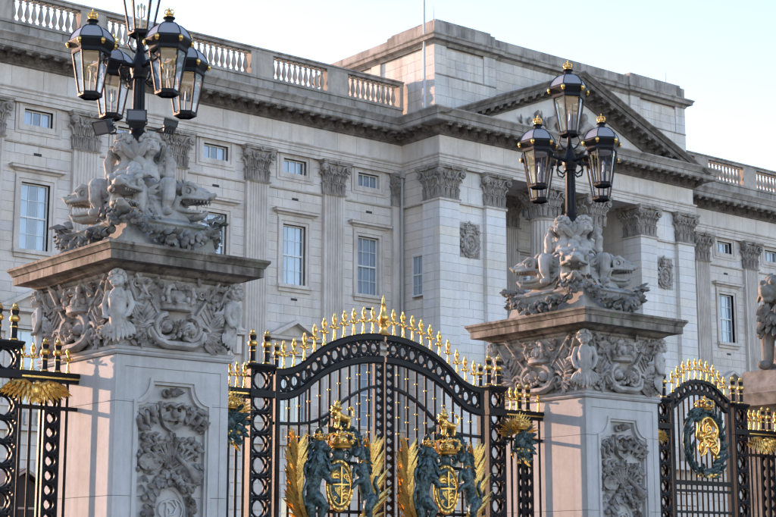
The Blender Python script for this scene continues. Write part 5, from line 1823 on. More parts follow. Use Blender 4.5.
def lion_rampant():
    m, d_ = MB(), MB()
    rnd = random.Random(5)
    y = -0.16
    m.tube([(-0.50, y, 2.66), (-0.53, y, 2.86), (-0.50, y - 0.02, 3.06), (-0.47, y - 0.03, 3.26), (-0.45, y - 0.03, 3.44)], [0.13, 0.115, 0.13, 0.165, 0.13], 10)
    m.ball((-0.43, y - 0.06, 3.52), (0.115, 0.115, 0.13), 10, 8)
    m.ball((-0.41, y - 0.16, 3.48), (0.065, 0.06, 0.05), 8, 6)
    for sx in (-1, 1):
        m.ball((-0.43 + sx * 0.09, y - 0.02, 3.62), 0.035, 6, 5)
        m.ball((-0.415 + sx * 0.045, y - 0.155, 3.535), 0.018, 6, 5)
    for k in range(120):                                          # mane
        a, z = rnd.uniform(0, 2 * pi), rnd.uniform(3.12, 3.62)
        q = 0.15 - 0.1 * abs(z - 3.36)
        if math.sin(a) < -0.55 and z > 3.42:
            continue
        c = Vector((-0.455 + q * math.cos(a), y - 0.02 + q * math.sin(a) * 0.9, z))
        d_.leaf(c, c + Vector((0.05 * math.cos(a), 0.05 * math.sin(a), -0.11)), 0.032, 0.3, (math.cos(a), math.sin(a), 0), 0.014, 3)
    limb(m, [(-0.40, y - 0.04, 3.28), (-0.24, y - 0.08, 3.18), (-0.10, y - 0.08, 3.24)], [0.075, 0.06, 0.045], 8)
    limb(m, [(-0.40, y - 0.06, 3.14), (-0.28, y - 0.12, 2.98), (-0.12, y - 0.12, 2.98)], [0.07, 0.055, 0.045], 8)
    limb(m, [(-0.50, y - 0.06, 2.70), (-0.38, y - 0.12, 2.56), (-0.44, y - 0.10, 2.36), (-0.34, y - 0.14, 2.26)], [0.12, 0.08, 0.05, 0.045], 8)
    limb(m, [(-0.54, y + 0.04, 2.68), (-0.56, y, 2.48), (-0.50, y, 2.30), (-0.42, y - 0.03, 2.24)], [0.11, 0.075, 0.05, 0.045], 8)
    for c in ((-0.10, y - 0.08, 3.24), (-0.12, y - 0.12, 2.98), (-0.34, y - 0.14, 2.26), (-0.42, y - 0.03, 2.24)):
        for k in (-1, 0, 1):
            m.ball((c[0] + 0.04, c[1] + 0.025 * k, c[2] - 0.01), 0.024, 6, 5)
    m.tube([(-0.55, y, 2.62), (-0.68, y, 2.58), (-0.72, y, 2.78), (-0.64, y, 2.98), (-0.70, y, 3.14), (-0.66, y, 3.26)], [0.035, 0.03, 0.028, 0.028, 0.03, 0.05], 7)
    return m.remesh('lion', 0.0125, 1, d_)

def unicorn_rampant():
    m, d_ = MB(), MB()
    rnd = random.Random(6)
    y = -0.16
    m.tube([(0.62, y, 2.66), (0.58, y, 2.82), (0.50, y - 0.02, 3.0), (0.46, y - 0.02, 3.18)], [0.135, 0.115, 0.12, 0.12], 10)
    m.tube([(0.46, y - 0.02, 3.14), (0.47, y - 0.02, 3.34), (0.42, y - 0.03, 3.52)], [0.115, 0.085, 0.07], 9)
    m.tube([(0.44, y - 0.03, 3.54), (0.36, y - 0.06, 3.50), (0.27, y - 0.08, 3.40)], [0.075, 0.06, 0.04], 8)
    for k in (-1, 1):
        d_.leaf((0.44, y - 0.03 + k * 0.04, 3.58), (0.48, y - 0.03 + k * 0.05, 3.68), 0.022, 0.1, (0, -1, 0), 0.012, 3)
        m.ball((0.38, y - 0.06 + k * 0.055, 3.53), 0.018, 6, 5)
    for k in range(22):                                           # mane along the neck
        u = k / 21
        c = Vector((0.54 - 0.06 * u + rnd.uniform(-0.02, 0.02), y - 0.06 + rnd.uniform(-0.03, 0.06), 3.2 + 0.38 * u))
        d_.leaf(c, c + Vector((0.09, rnd.uniform(-0.05, 0.03), -0.09)), 0.03, 0.3, (0, -1, 0), 0.014, 3)
    limb(m, [(0.42, y - 0.04, 3.12), (0.26, y - 0.08, 3.22), (0.22, y - 0.10, 3.06)], [0.07, 0.045, 0.032], 8)
    limb(m, [(0.44, y - 0.06, 3.02), (0.28, y - 0.12, 2.98), (0.18, y - 0.12, 2.88)], [0.07, 0.045, 0.032], 8)
    limb(m, [(0.62, y - 0.06, 2.70), (0.50, y - 0.12, 2.56), (0.54, y - 0.10, 2.40), (0.40, y - 0.12, 2.24)], [0.125, 0.07, 0.045, 0.04], 8)
    limb(m, [(0.66, y + 0.04, 2.68), (0.62, y, 2.50), (0.66, y, 2.36), (0.56, y - 0.02, 2.22)], [0.115, 0.07, 0.045, 0.04], 8)
    m.tube([(0.70, y, 2.72), (0.80, y, 2.66), (0.82, y, 2.84), (0.75, y, 2.98), (0.80, y, 3.10)], [0.03, 0.03, 0.035, 0.04, 0.03], 7)
    return m.remesh('unicorn', 0.0125, 1, d_)

def gold_lion():
    """small crowned lion standing on the crown"""
    m = MB()
    y, z0 = -0.2, 3.86
    m.tube([(0.15, y, z0 + 0.16), (0.04, y, z0 + 0.17), (-0.07, y, z0 + 0.20), (-0.12, y, z0 + 0.27)], [0.06, 0.06, 0.085, 0.08], 9)
    m.ball((-0.11, y - 0.06, z0 + 0.33), (0.065, 0.065, 0.07), 9, 7)
    m.ball((-0.10, y - 0.12, z0 + 0.31), 0.034, 7, 5)
    rnd = random.Random(2)
    for k in range(22):
        a = rnd.uniform(0, 2 * pi)
        c = Vector((-0.11 + 0.075 * math.cos(a), y - 0.02 + rnd.uniform(-0.03, 0.04), z0 + 0.29 + 0.075 * math.sin(a)))
        m.ball(c, 0.026, 6, 5)
    for x, dy in ((-0.10, -0.05), (-0.06, 0.05), (0.12, -0.05), (0.17, 0.04)):
        limb(m, [(x, y + dy, z0 + 0.16), (x + 0.01, y + dy, z0 + 0.08), (x - 0.015, y + dy - 0.01, z0)], [0.045, 0.03, 0.026], 7)
    m.tube([(0.20, y, z0 + 0.18), (0.27, y, z0 + 0.20), (0.26, y, z0 + 0.31), (0.20, y, z0 + 0.36)], [0.02, 0.02, 0.02, 0.034], 6)
    cr = MB()
    crown(cr, (-0.11, y - 0.05, z0 + 0.385), 0.05)
    m.v += []
    o = len(m.v)
    m.v.extend(cr.v); m.f.extend(tuple(i + o for i in f) for f in cr.f)
    return m.remesh('gold_lion', 0.009, 1)

rp = random.Random(12)
m = MB(); palm_frond(m, -1, rp); palm_l = m.mesh('palm_branch', 50)
m = MB(); palm_frond(m, 1, rp); palm_r = m.mesh('palm_branch', 50)
lionr_me, uni_me, glion_me = lion_rampant(), unicorn_rampant(), gold_lion()
m = MB(); crown(m, (0, -0.2, 3.52), 0.21)
acrown_me = m.mesh('royal_crown', 50)
m = MB()
m.ball((0, -0.15, 2.92), (0.235, 0.07, 0.38), 20, 12)
shield_me = m.mesh('shield', 60)
m = MB()                                                          # gilt garter, quarterings and charges
m.torus((0, -0.17, 2.92), 0.262, 0.026, 28, 6, 'y', 1.0, 1.5)
m.torus((0, -0.185, 2.92), 0.205, 0.012, 24, 5, 'y', 1.0, 1.55)
m.box(-0.012, 0.012, -0.235, -0.2, 2.62, 3.22)
m.box(-0.18, 0.18, -0.235, -0.2, 2.92, 2.944)
for x0 in (-1, 1):
    for z0 in (-1, 1):
        if x0 * z0 < 0:
            for k in range(3):
                zc = 2.93 + z0 * 0.13 + (k - 1) * 0.055
                m.tube([(x0 * 0.04, -0.225, zc), (x0 * 0.09, -0.235, zc + 0.015), (x0 * 0.14, -0.22, zc)], [0.012, 0.018, 0.012], 5)
        elif z0 > 0:
            m.scroll((x0 * 0.085, -0.225, 3.06), 0.05, 0.012, 1.3, 0, 1, 0.012)
        else:
            for k in range(5):
                m.tube([(x0 * (0.035 + 0.022 * k), -0.225, 2.74 + 0.02 * k), (x0 * (0.04 + 0.022 * k), -0.22, 2.88)], 0.006, 4)
for x0, z0 in ((-1, 1), (1, -1)):
    m.ball((x0 * 0.085, -0.195, 2.92 + z0 * 0.14), (0.085, 0.03, 0.12), 10, 7)
for k in range(10):
    m.scroll((rp.uniform(-0.16, 0.16), -0.215, 2.92 + rp.uniform(-0.26, 0.26)), 0.035, 0.008, 1.2, rp.uniform(0, 6), 1, 0.009, n=4)
for k in range(20):
    a = 2 * pi * k / 20
    m.ball((0.262 * math.cos(a), -0.19, 2.92 + 0.393 * math.sin(a)), 0.024, 6, 4)
shg_me = m.mesh('shield_gilding', 50)
m = MB()                                                          # bronze mantling round the helm
rm = random.Random(21)
for k in range(46):
    a = R(rm.uniform(-10, 190))
    q = rm.uniform(0.28, 0.46)
    c = Vector((q * math.cos(a) * 1.05, -0.05 + rm.uniform(-0.05, 0.04), 3.46 + q * math.sin(a) * 1.15))
    b = a + rm.uniform(-0.9, 0.9)
    m.leaf(c, c + Vector((0.15 * math.cos(b), -0.04, 0.15 * math.sin(b))), 0.045, 0.5, (0, -1, 0), 0.015, 4)
for sx in (-1, 1):
    m.scroll((sx * 0.16, -0.14, 3.42), 0.11, 0.03, 1.4, pi / 2, -sx, 0.036, n=6)
    m.scroll((sx * 0.34, -0.08, 3.75), 0.12, 0.03, 1.3, 0, sx, 0.034, n=6)
m.ball((0, -0.13, 3.42), (0.12, 0.09, 0.12), 10, 8)
mant_me = m.mesh('mantling', 60)
m = MB()                                                          # gilt motto scroll and unicorn horn
m.tube([(-0.55, -0.16, 2.30), (-0.3, -0.22, 2.22), (0, -0.24, 2.30), (0.3, -0.22, 2.22), (0.6, -0.16, 2.28)], [0.05, 0.055, 0.06, 0.055, 0.05], 6, flat=0.4)
motto_me = m.mesh('motto_scroll', 50)
m = MB()
m.tube([(0.36, -0.24, 3.56), (0.27, -0.3, 3.72)], [0.018, 0.004], 6)
horn_me = m.mesh('horn', 50)
m = MB()
crown(m, (-0.43, -0.2, 3.63), 0.09)
lcrown_me = m.mesh('lion_crown', 50)
m = MB()
for k in range(6):
    a = pi * k / 5
    m.leaf((0.44, -0.2, 3.3), (0.44 + 0.09 * math.cos(a), -0.27, 3.3 + 0.05 * math.sin(a)), 0.02, 0.3)
collar2_me = m.mesh('coronet_collar', 50)
m = MB()                                                          # iron plate that carries the arms
m.tube([(0, 0.0, 2.0), (0, 0.0, 4.05)], 0.05, 4)
m.tube([(-0.55, 0.0, 3.3), (0.6, 0.0, 3.3)], 0.04, 4)
m.tube([(-0.6, 0.0, 2.5), (0.65, 0.0, 2.5)], 0.04, 4)
m.tube([(0, 0, 3.9), (0, -0.2, 3.87)], 0.03, 4)
m.tube([(0, 0, 2.9), (0, -0.12, 2.9)], 0.05, 4)
plate_me = m.mesh('coat_of_arms')
plate_me.materials.append(M['iron'])
for me, mt in ((palm_l, 'gold'), (palm_r, 'gold'), (lionr_me, 'verdigris'), (uni_me, 'verdigris'), (glion_me, 'gold'), (acrown_me, 'gold'), (shield_me, 'verdigris'), (shg_me, 'gold'), (mant_me, 'verdigris'), (motto_me, 'gold'), (horn_me, 'gold'), (lcrown_me, 'gold'), (collar2_me, 'gold')):
    me.materials.append(M[mt])

def coat_of_arms(parent, x, y):
    a = link('coat_of_arms', plate_me, None, parent, (x, y, 0))
    for nme, me in (('palm_branch', palm_l), ('palm_branch', palm_r), ('lion', lionr_me), ('unicorn', uni_me), ('gold_lion', glion_me), ('royal_crown', acrown_me), ('shield', shield_me), ('shield_gilding', shg_me), ('mantling', mant_me), ('motto_scroll', motto_me), ('horn', horn_me), ('lion_crown', lcrown_me), ('coronet_collar', collar2_me)):
        link(nme, me, None, a)
    return a

# --- leaves of the main gate
def gate_leaf(sg, label):
    t = empty('gate_leaf', (GC + sg * 2.25, GY, 0), label, 'gate', 'leaves of the main gate')
    ox = GC + sg * 2.25
    X = lambda d: GC + sg * d - ox
    ds = [0.02 + 2.28 * i / 40 for i in range(41)]
    for nme, f0, f1, y in (('top_rail', lambda d: zt(d) - 0.085, zt, 0.06), ('arch_rail', lambda d: zt(d) - 0.475, lambda d: zt(d) - 0.385, 0.06), ('inner_rail', lambda d: z2(d) - 0.05, z2, 0.04)):
        m = MB(); strip(m, X, -y, y, f0, f1, ds if nme != 'inner_rail' else ds[3:])
        link(nme, m.mesh(nme, 40), 'iron', t)
    m = MB()                                                      # thin beads along the rails
    for f in (lambda d: zt(d) + 0.012, lambda d: zt(d) - 0.1, lambda d: zt(d) - 0.37, lambda d: zt(d) - 0.49):
        m.tube([(X(d), -0.03, f(d)) for d in ds], 0.014, 5)
    link('rail_beads', m.mesh('rail_beads', 60), 'iron', t, kind='stuff')
    m = MB()
    x0, x1 = sorted((X(0.012), X(0.218)))
    lattice(m, x0, x1, 0.25, zt(0.1) - 0.46, 0)
    link('lattice_strip', m.mesh('lattice_strip', 50), 'iron', t, kind='stuff')
    m = MB()
    x0, x1 = sorted((X(2.20), X(2.30)))
    m.box(x0, x1, -0.05, 0.05, 0.08, 4.77)
    m.box(x0 + 0.02, x1 - 0.02, -0.065, -0.051, 0.1, 4.3)
    link('hanging_stile', m.mesh('hanging_stile'), 'iron', t)
    add_post_finial(t, X(2.25), 4.78, 0, 0.8)
    m = MB()
    x0, x1 = sorted((X(0.219), X(2.20)))
    for a, b in ((0.12, 0.24), (1.35, 1.43), (1.62, 1.70)):
        m2 = MB(); m2.box(x0, x1, -0.04, 0.04, a, b)
        link('rail', m2.mesh('rail'), 'iron', t)
    for k in range(9):
        d = 0.325 + 0.209 * k
        m = MB()
        m.tube([(0, 0, 0.2), (0, 0, zt(d) - 0.44)], 0.025, 8)
        b = link('bar', m.mesh('bar', 60), 'iron', t, (X(d), 0, 0))
        top, sec = zt(d) - 0.46, z2(d)
        zs = [sec - 0.24, sec - 0.5, sec - 0.78]
        if top - sec > 0.2:
            zs.append((top + sec) / 2 + 0.02)
        for z in zs:
            link('gilt_collar', collar_me, None, b, (0, 0, z))
    for k in range(10):                                            # rings in the arched band and finials above
        d = 0.22 + 0.209 * k
        slope = math.atan((zt(d + 0.05) - zt(d - 0.05)) / 0.1)
        zc = zt(d) - 0.23
        link('ring', ring_me, None, t, (X(d), 0, zc), (0, -sg * slope * 0.0, 0), (1.05, 1, 1.25))
        for e in (-0.104, 0.104):
            pass
    for k in range(11):
        d = 0.115 + 0.209 * k
        m = MB(); m.box(-0.02, 0.02, -0.025, 0.025, zt(d) - 0.40, zt(d) - 0.06)
        m.ball((0, 0, zt(d) - 0.23), (0.05, 0.028, 0.05), 6, 4)
        m.ball((0, 0, zt(d) - 0.11), (0.045, 0.025, 0.05), 6, 4)
        m.ball((0, 0, zt(d) - 0.36), (0.045, 0.025, 0.05), 6, 4)
        link('baluster', m.mesh('band_baluster'), 'iron', t, (X(d), 0, 0))
    for k in range(10):
        d = 0.235 + 0.208 * k
        add_finial(t, X(d), zt(d) + 0.015, 0, 1.0)
    m = MB()                                                      # little gilt diamonds between the rings
    for k in range(11):
        d = 0.115 + 0.209 * k
        if k % 1 == 0:
            m.ball((X(d), -0.024, zt(d) - 0.23), (0.016, 0.008, 0.03), 4, 4)
    coat_of_arms(t, GC + sg * 1.165 - ox, -0.12)
    return t
gate_leaf(-1, 'black iron gate leaf with gilded royal arms, hung next to the pier with floodlights')
gr = gate_leaf(1, 'black iron gate leaf with gilded royal arms, hung next to the pier between the gates')
# tall gilt finial over the meeting stile
m = MB()
m.lathe([(0.10, 0), (0.11, 0.03), (0.08, 0.06), (0.06, 0.12), (0.075, 0.16), (0.05, 0.2), (0.085, 0.27), (0.10, 0.31), (0.07, 0.36), (0.05, 0.42), (0.035, 0.52), (0.05, 0.54), (0.03, 0.57), (0.028, 0.62), (0.004, 0.71)], 10)
for k in range(4):
    a = k * pi / 2
    m.scroll((0.1 * math.cos(a), 0.1 * math.sin(a), 0.2), 0.05, 0.015, 1.2, 0, 1, 0.014)
link('centre_finial', m.mesh('centre_finial', 50), 'gold', gr, (-2.25 - 0.0, 0, 5.535))

# --- ornaments of the fixed panels
def sunburst_meshes():
    rnd = random.Random(41)
    g_ = MB()
    for k in range(26):
        a = R(-8 + 196 * k / 25)
        L = rnd.uniform(0.42, 0.56)
        g_.leaf((0.06 * math.cos(a), 0, 0.0), (L * math.cos(a), -0.05, L * math.sin(a) * 0.8 - 0.02), 0.03, 0.1, (0, -1, 0), 0.008, 3)
    crown(g_, (0, -0.12, 0.06), 0.15)
    for k in range(12):
        a = R(rnd.uniform(200, 340))
        q = rnd.uniform(0.25, 0.5)
        g_.leaf((q * 0.5 * math.cos(a), -0.1, q * math.sin(a) - 0.05), (q * 0.8 * math.cos(a), -0.16, q * 1.25 * math.sin(a) - 0.05), 0.035, 0.4, (0, -1, 0), 0.01, 4)
    for k in range(10):
        g_.ball((rnd.uniform(-0.12, 0.12), -0.15, rnd.uniform(-0.55, -0.25)), 0.028, 6, 5)
    v = MB()
    for k in range(46):
        a = rnd.uniform(0, 2 * pi)
        q = rnd.uniform(0.05, 0.27)
        c = Vector((q * math.cos(a) * 1.15, -0.07, -0.16 + q * math.sin(a)))
        b = a + rnd.uniform(-0.8, 0.8)
        v.leaf(c, c + Vector((0.14 * math.cos(b), -0.07, 0.14 * math.sin(b))), 0.045, 0.5, (0, -1, 0), 0.014, 4)
    v.ball((0, -0.1, -0.14), (0.13, 0.09, 0.15), 10, 8)
    for k in range(9):
        a = pi * k / 8
        v.leaf((0, -0.15, -0.1), (0.16 * math.cos(a), -0.2, -0.1 + 0.16 * math.sin(a)), 0.03, 0.3, (0, -1, 0), 0.01, 3)
    a, b = g_.mesh('sunburst', 50), v.mesh('thistle', 60)
    a.materials.append(M['gold']); b.materials.append(M['verdigris'])
    return a, b
sun_g, sun_v = sunburst_meshes()
def wings_mesh():
    m = MB()
    rnd = random.Random(9)
    for sx in (-1, 1):
        for row, (n, L0, z0) in enumerate(((9, 0.30, 0.05), (8, 0.22, 0.09), (6, 0.14, 0.12))):
            for k in range(n):
                u = k / (n - 1)
                b = Vector((sx * (0.05 + 0.36 * u), -0.02 - 0.03 * row, z0 + 0.05 * math.sin(pi * u * 0.9)))
                a = R(-88 + 62 * u)
                L = L0 * (0.75 + 0.35 * math.sin(pi * (0.25 + 0.6 * u)))
                m.leaf(b, b + Vector((sx * L * math.cos(a), -0.03, L * math.sin(a))), 0.034, 0.2, (0, -1, 0), 0.01, 4)
        m.tube([(sx * 0.03, -0.06, 0.08), (sx * 0.2, -0.09, 0.17), (sx * 0.38, -0.07, 0.15), (sx * 0.47, -0.04, 0.03)], [0.04, 0.04, 0.035, 0.02], 7)
    m.ball((0, -0.08, 0.0), (0.08, 0.06, 0.13), 9, 7)
    m.ball((0, -0.12, 0.13), (0.05, 0.06, 0.06), 8, 6)
    for k in range(5):
        a = R(-130 + 20 * k)
        m.leaf((0, -0.06, -0.08), (0.2 * math.cos(a), -0.1, -0.08 + 0.17 * math.sin(a)), 0.03, 0.2, (0, -1, 0), 0.01, 4)
    me = m.mesh('gilt_wings', 50)
    me.materials.append(M['gold'])
    return me
wing_me = wings_mesh()

def lattice_box(m, x0, x1, z0, z1):
    """square openwork post"""
    lattice(m, x0, x1, z0, z1, -0.065, 0.025)
    lattice(m, x0, x1, z0, z1, 0.065, 0.025)
LB_CACHE = {}
def lattice_post(parent, xc, w, z1):
    if (w, z1) not in LB_CACHE:
        m = MB(); lattice_box(m, -w / 2, w / 2, 0.3, z1)
        me = m.mesh('post_lattice', 50); me.materials.append(M['iron'])
        LB_CACHE[(w, z1)] = me
    link('post_lattice', LB_CACHE[(w, z1)], None, parent, (xc, 0, 0), kind='stuff')

def railing_section(px, sg, label, ornament, post_h=4.84, gold_at=(0.11, 0.72, 0.885, 1.05), post_at=(1.13, 1.53), group='fixed railing sections beside the piers', post_fin=1.0):
    """fixed panel and post beside a pier whose face is at px; sg is the direction away from the pier"""
    t = empty('railing_section', (px + sg * 0.8, GY, 0), label, 'railing', group)
    X = lambda d: sg * (d - 0.8)
    def bx(d0, d1):
        return sorted((X(d0), X(d1)))
    m = MB()
    a, b = bx(0.0, post_at[0] + 0.02)
    m.box(a, b, -0.07, 0.07, 4.31, 4.36)
    m.box(a, b, -0.10, 0.10, 4.36, 4.40)
    m.box(a, b, -0.085, 0.085, 4.40, 4.425)
    m.box(a, b, -0.06, 0.06, 4.27, 4.31)
    top = link('top_rail', m.mesh('top_rail'), 'iron', t)
    m = MB(); m.box(a, b, -0.076, -0.0705, 4.325, 4.35)
    link('gilt_line', m.mesh('gilt_line'), 'gold', top)
    for z0, z1 in ((3.87, 3.925), (1.35, 1.43), (0.12, 0.24)):
        m = MB(); m.box(a, b, -0.045, 0.045, z0, z1)
        link('rail', m.mesh('rail'), 'iron', t)
    for d in gold_at:
        m = MB(); m.tube([(0, 0, 0.1), (0, 0, 4.30)], 0.025, 8)
        link('bar', m.mesh('bar', 60), 'iron', t, (X(d), 0, 0))
        add_finial(t, X(d), 4.43, 0, 0.88)
    lattice_post(t, X(0.43), 0.27, 4.27)
    for d in (0.33, 0.54):
        add_post_finial(t, X(d), 4.425, 0, 0.9)
    # main post
    p0, p1 = bx(*post_at)
    lattice_post(t, (p0 + p1) / 2, round(p1 - p0, 3), post_h - 0.1)
    for q0, q1 in ((p0 - 0.012, p0 - 0.001), (p1 + 0.001, p1 + 0.012)):
        m = MB(); m.box(q0, q1, -0.08, 0.08, 0.02, post_h - 0.101)
        link('side_plate', m.mesh('side_plate'), 'iron', t)
    m = MB(); m.box(p0 - 0.03, p1 + 0.03, -0.115, 0.115, 4.30, 4.41)
    link('post_band', m.mesh('post_band'), 'iron', t)
    m = MB(); m.box(p0 - 0.05, p1 + 0.05, -0.2, 0.2, 0.0, 0.3)
    link('post_foot', m.mesh('post_foot'), 'iron', t)
    m = MB()
    m.rings([(0.012, 0), (0.03, 0.03), (0.05, 0.06), (0.05, 0.085), (0.0, 0.10)], (p1 - p0) / 2, 0.09, ((p0 + p1) / 2, 0, post_h - 0.1))
    link('post_cap', m.mesh('post_cap'), 'iron', t)
    for q in (p0 + 0.07, p1 - 0.07):
        for yy in (0.0,):
            add_post_finial(t, q, post_h, yy, post_fin)
    if ornament == 'sunburst':
        o = link('sunburst', sun_g, None, t, (X(1.02) if sg > 0 else X(1.02), -0.17, 3.98))
        o.location.x = X(0.80) + (-0.20 if sg > 0 else 0.0)
        link('thistle', sun_v, None, o)
    elif ornament == 'wings':
        link('gilt_wings', wing_me, None, t, (X(0.78), -0.14, 4.11), scale=(0.92, 1, 0.8))
    return t

P0R, P1L, P1R = PIERS[0][0] + HX, PIERS[1][0] - HX, PIERS[1][0] + HX
P0L = PIERS[0][0] - HX
railing_section(P0R, 1, 'black railing panel with gilt sunburst beside the pier with floodlights', 'sunburst', gold_at=(0.11, 0.78, 0.93, 1.07), post_at=(1.15, 1.57))
railing_section(P1L, -1, 'black railing panel with gilt sunburst on the gate side of the pier without floodlights', 'sunburst', gold_at=(0.05, 0.60, 0.76, 0.92), post_at=(0.99, 1.37))
railing_section(P0L, -1, 'black railing panel with gilt wings beside the pier with floodlights', 'wings', gold_at=(0.155, 0.74, 0.90), post_at=(0.98, 1.38))
railing_section(P1R, 1, 'black railing panel mostly hidden behind the pier without floodlights', 'wings', gold_at=(0.11, 0.74, 0.90, 1.06), post_at=(1.22, 1.58), post_h=4.92)
railing_section(28.30, -1, 'black railing panel with gilt wings between the small gate and the lion pier', 'wings', gold_at=(0.11, 0.66, 0.82, 0.98), post_at=(1.16, 1.56), post_h=4.95)

# --- small side gate with cipher and wreath
SC = 25.74
STOP = [(0, 5.36), (0.2, 5.345), (0.4, 5.29), (0.6, 5.18), (0.78, 5.06), (0.92, 4.99), (1.0, 4.97)]
sz = lambda d: smooth_table(STOP, abs(d))
def side_gate():
    t = empty('side_gate', (SC, GY, 0), 'small black side gate with gold cipher in a bronze wreath', 'gate')
    ds = [-0.93 + 1.86 * i / 40 for i in range(41)]
    I = lambda d: d
    for nme, f0, f1 in (('top_rail', lambda d: sz(d) - 0.07, sz), ('arch_rail', lambda d: sz(d) - 0.31, lambda d: sz(d) - 0.24)):
        m = MB(); strip(m, I, -0.055, 0.055, f0, f1, ds)
        link(nme, m.mesh(nme, 40), 'iron', t)
    for k in range(10):
        d = -0.81 + 0.18 * k
        link('ring', ring_me, None, t, (d, 0, sz(d) - 0.155), scale=(0.72, 1, 0.8))
        add_finial(t, d, sz(d) + 0.015, 0, 0.9)
    for k in range(11):
        d = -0.9 + 0.18 * k
        m = MB(); m.box(-0.03, 0.03, -0.03, 0.03, sz(d) - 0.25, sz(d) - 0.06)
        link('baluster', m.mesh('band_baluster'), 'iron', t, (d, 0, 0))
    for sx in (-1, 1):
        m = MB(); x0, x1 = sorted((sx * 0.83, sx * 0.93)); m.box(x0, x1, -0.05, 0.05, 0.08, 4.97)
        link('stile', m.mesh('stile'), 'iron', t)
    for z0, z1 in ((3.22, 3.31), (3.08, 3.13), (2.66, 2.71), (1.4, 1.5), (0.12, 0.24)):
        m = MB(); m.box(-0.829, 0.829, -0.045, 0.045, z0, z1)
        link('rail', m.mesh('rail'), 'iron', t)
    for k in range(9):
        d = -0.66 + 0.165 * k
        m = MB(); m.tube([(0, 0, 0.2), (0, 0, sz(d) - 0.27)], 0.022, 8)
        link('bar', m.mesh('bar', 60), 'iron', t, (d, 0, 0))
    for k in range(2):                                              # arched spandrels in the lower panel
        for j in range(5):
            m = MB(); m.torus((0, 0, 0), 0.07, 0.013, 14, 5, 'y')
            link('ring', ring_me, None, t, (-0.66 + 0.33 * j, 0, 1.56), scale=(0.8, 1, 0.7))
    rnd = random.Random(51)
    m = MB()
    m.torus((-0.05, -0.13, 4.08), 0.56, 0.07, 28, 7, 'y', 1.0, 1.12)
    for k in range(150):
        a = R(90) + (1 if k % 2 else -1) * rnd.uniform(0.15, pi)
        q = rnd.uniform(0.44, 0.68)
        c = Vector((-0.05 + q * math.cos(a), -0.14 + rnd.uniform(-0.06, 0.03), 4.08 + q * 1.12 * math.sin(a)))
        tn = Vector((-math.sin(a), 0, math.cos(a))) * (1 if math.cos(a) > 0 else -1)
        d = (tn + Vector((rnd.uniform(-0.6, 0.6), -0.35, rnd.uniform(-0.4, 0.6)))).normalized()
        m.leaf(c, c + d * rnd.uniform(0.14, 0.2), 0.04, 0.3, (0, -1, 0), 0.01, 4)
    w = link('wreath', m.mesh('wreath', 60), 'verdigris', t)
    m = MB(); crown(m, (-0.04, -0.17, 4.72), 0.17)
    link('royal_crown', m.mesh('royal_crown', 50), 'gold', w)
    m = MB()                                                        # interlaced cipher letters
    y = -0.2
    def curve(pts, r_=0.034, dy=0.0):
        P = [Vector(p) for p in pts]
        out = []
        for i in range(len(P) - 1):
            p0, p1, p2, p3 = P[max(i - 1, 0)], P[i], P[i + 1], P[min(i + 2, len(P) - 1)]
            for k in range(6):
                u = k / 6
                out.append(0.5 * (2 * p1 + (p2 - p0) * u + (2 * p0 - 5 * p1 + 4 * p2 - p3) * u * u + (3 * p1 - p0 - 3 * p2 + p3) * u ** 3))
        out.append(P[-1])
        m.tube([(p.x - 0.05, y + dy + 0.02 * math.sin(i * 0.6), 4.15 + p.y) for i, p in enumerate(out)], [r_ * (0.7 + 0.45 * abs(math.sin(i * 0.35))) for i in range(len(out))], 7)
    curve([(0.20, 0.26), (0.08, 0.40), (-0.12, 0.38), (-0.26, 0.2), (-0.22, 0.0), (-0.05, -0.06), (0.05, 0.06), (-0.06, 0.14)], 0.04)       # upper letter
    curve([(-0.20, 0.26), (-0.08, 0.40), (0.12, 0.38), (0.26, 0.2), (0.22, 0.0), (0.05, -0.06), (-0.05, 0.06), (0.06, 0.14)], 0.04, -0.04)
    curve([(-0.14, 0.02), (-0.16, -0.2), (-0.24, -0.36)], 0.036, -0.06)
    curve([(-0.22, -0.02), (-0.05, 0.03), (0.12, 0.0), (0.2, -0.1), (0.08, -0.18), (-0.08, -0.17)], 0.036, -0.06)
    curve([(0.02, -0.18), (0.12, -0.28), (0.2, -0.38), (0.28, -0.36)], 0.036, -0.06)
    for c, r0, a0, sgn in (((-0.2, 3.93), 0.15, 0.5, 1), ((0.12, 3.93), 0.15, 2.6, -1), ((-0.04, 4.33), 0.13, 1.6, 1), ((-0.22, 4.2), 0.1, 0, -1), ((0.14, 4.2), 0.1, pi, 1)):
        m.scroll((c[0], y - 0.03, c[1]), r0, 0.03, 1.6, a0, sgn, 0.034, n=6)
    ci = link('cipher', m.mesh('cipher', 60), 'gold', w)
    m = MB()
    for sx in (-1, 1):
        for k in range(5):
            m.leaf((-0.05 + sx * 0.06 * k, -0.16, 3.42 + 0.015 * k), (-0.05 + sx * (0.08 + 0.07 * k), -0.2, 3.36 + 0.05 * (k % 2)), 0.035, 0.5, (0, -1, 0), 0.012, 4)
        m.scroll((-0.05 + sx * 0.12, -0.17, 3.43), 0.06, 0.02, 1.2, 0, sx, 0.02)
    link('ribbon', m.mesh('ribbon', 60), 'gold', w)
    return t
side_gate()

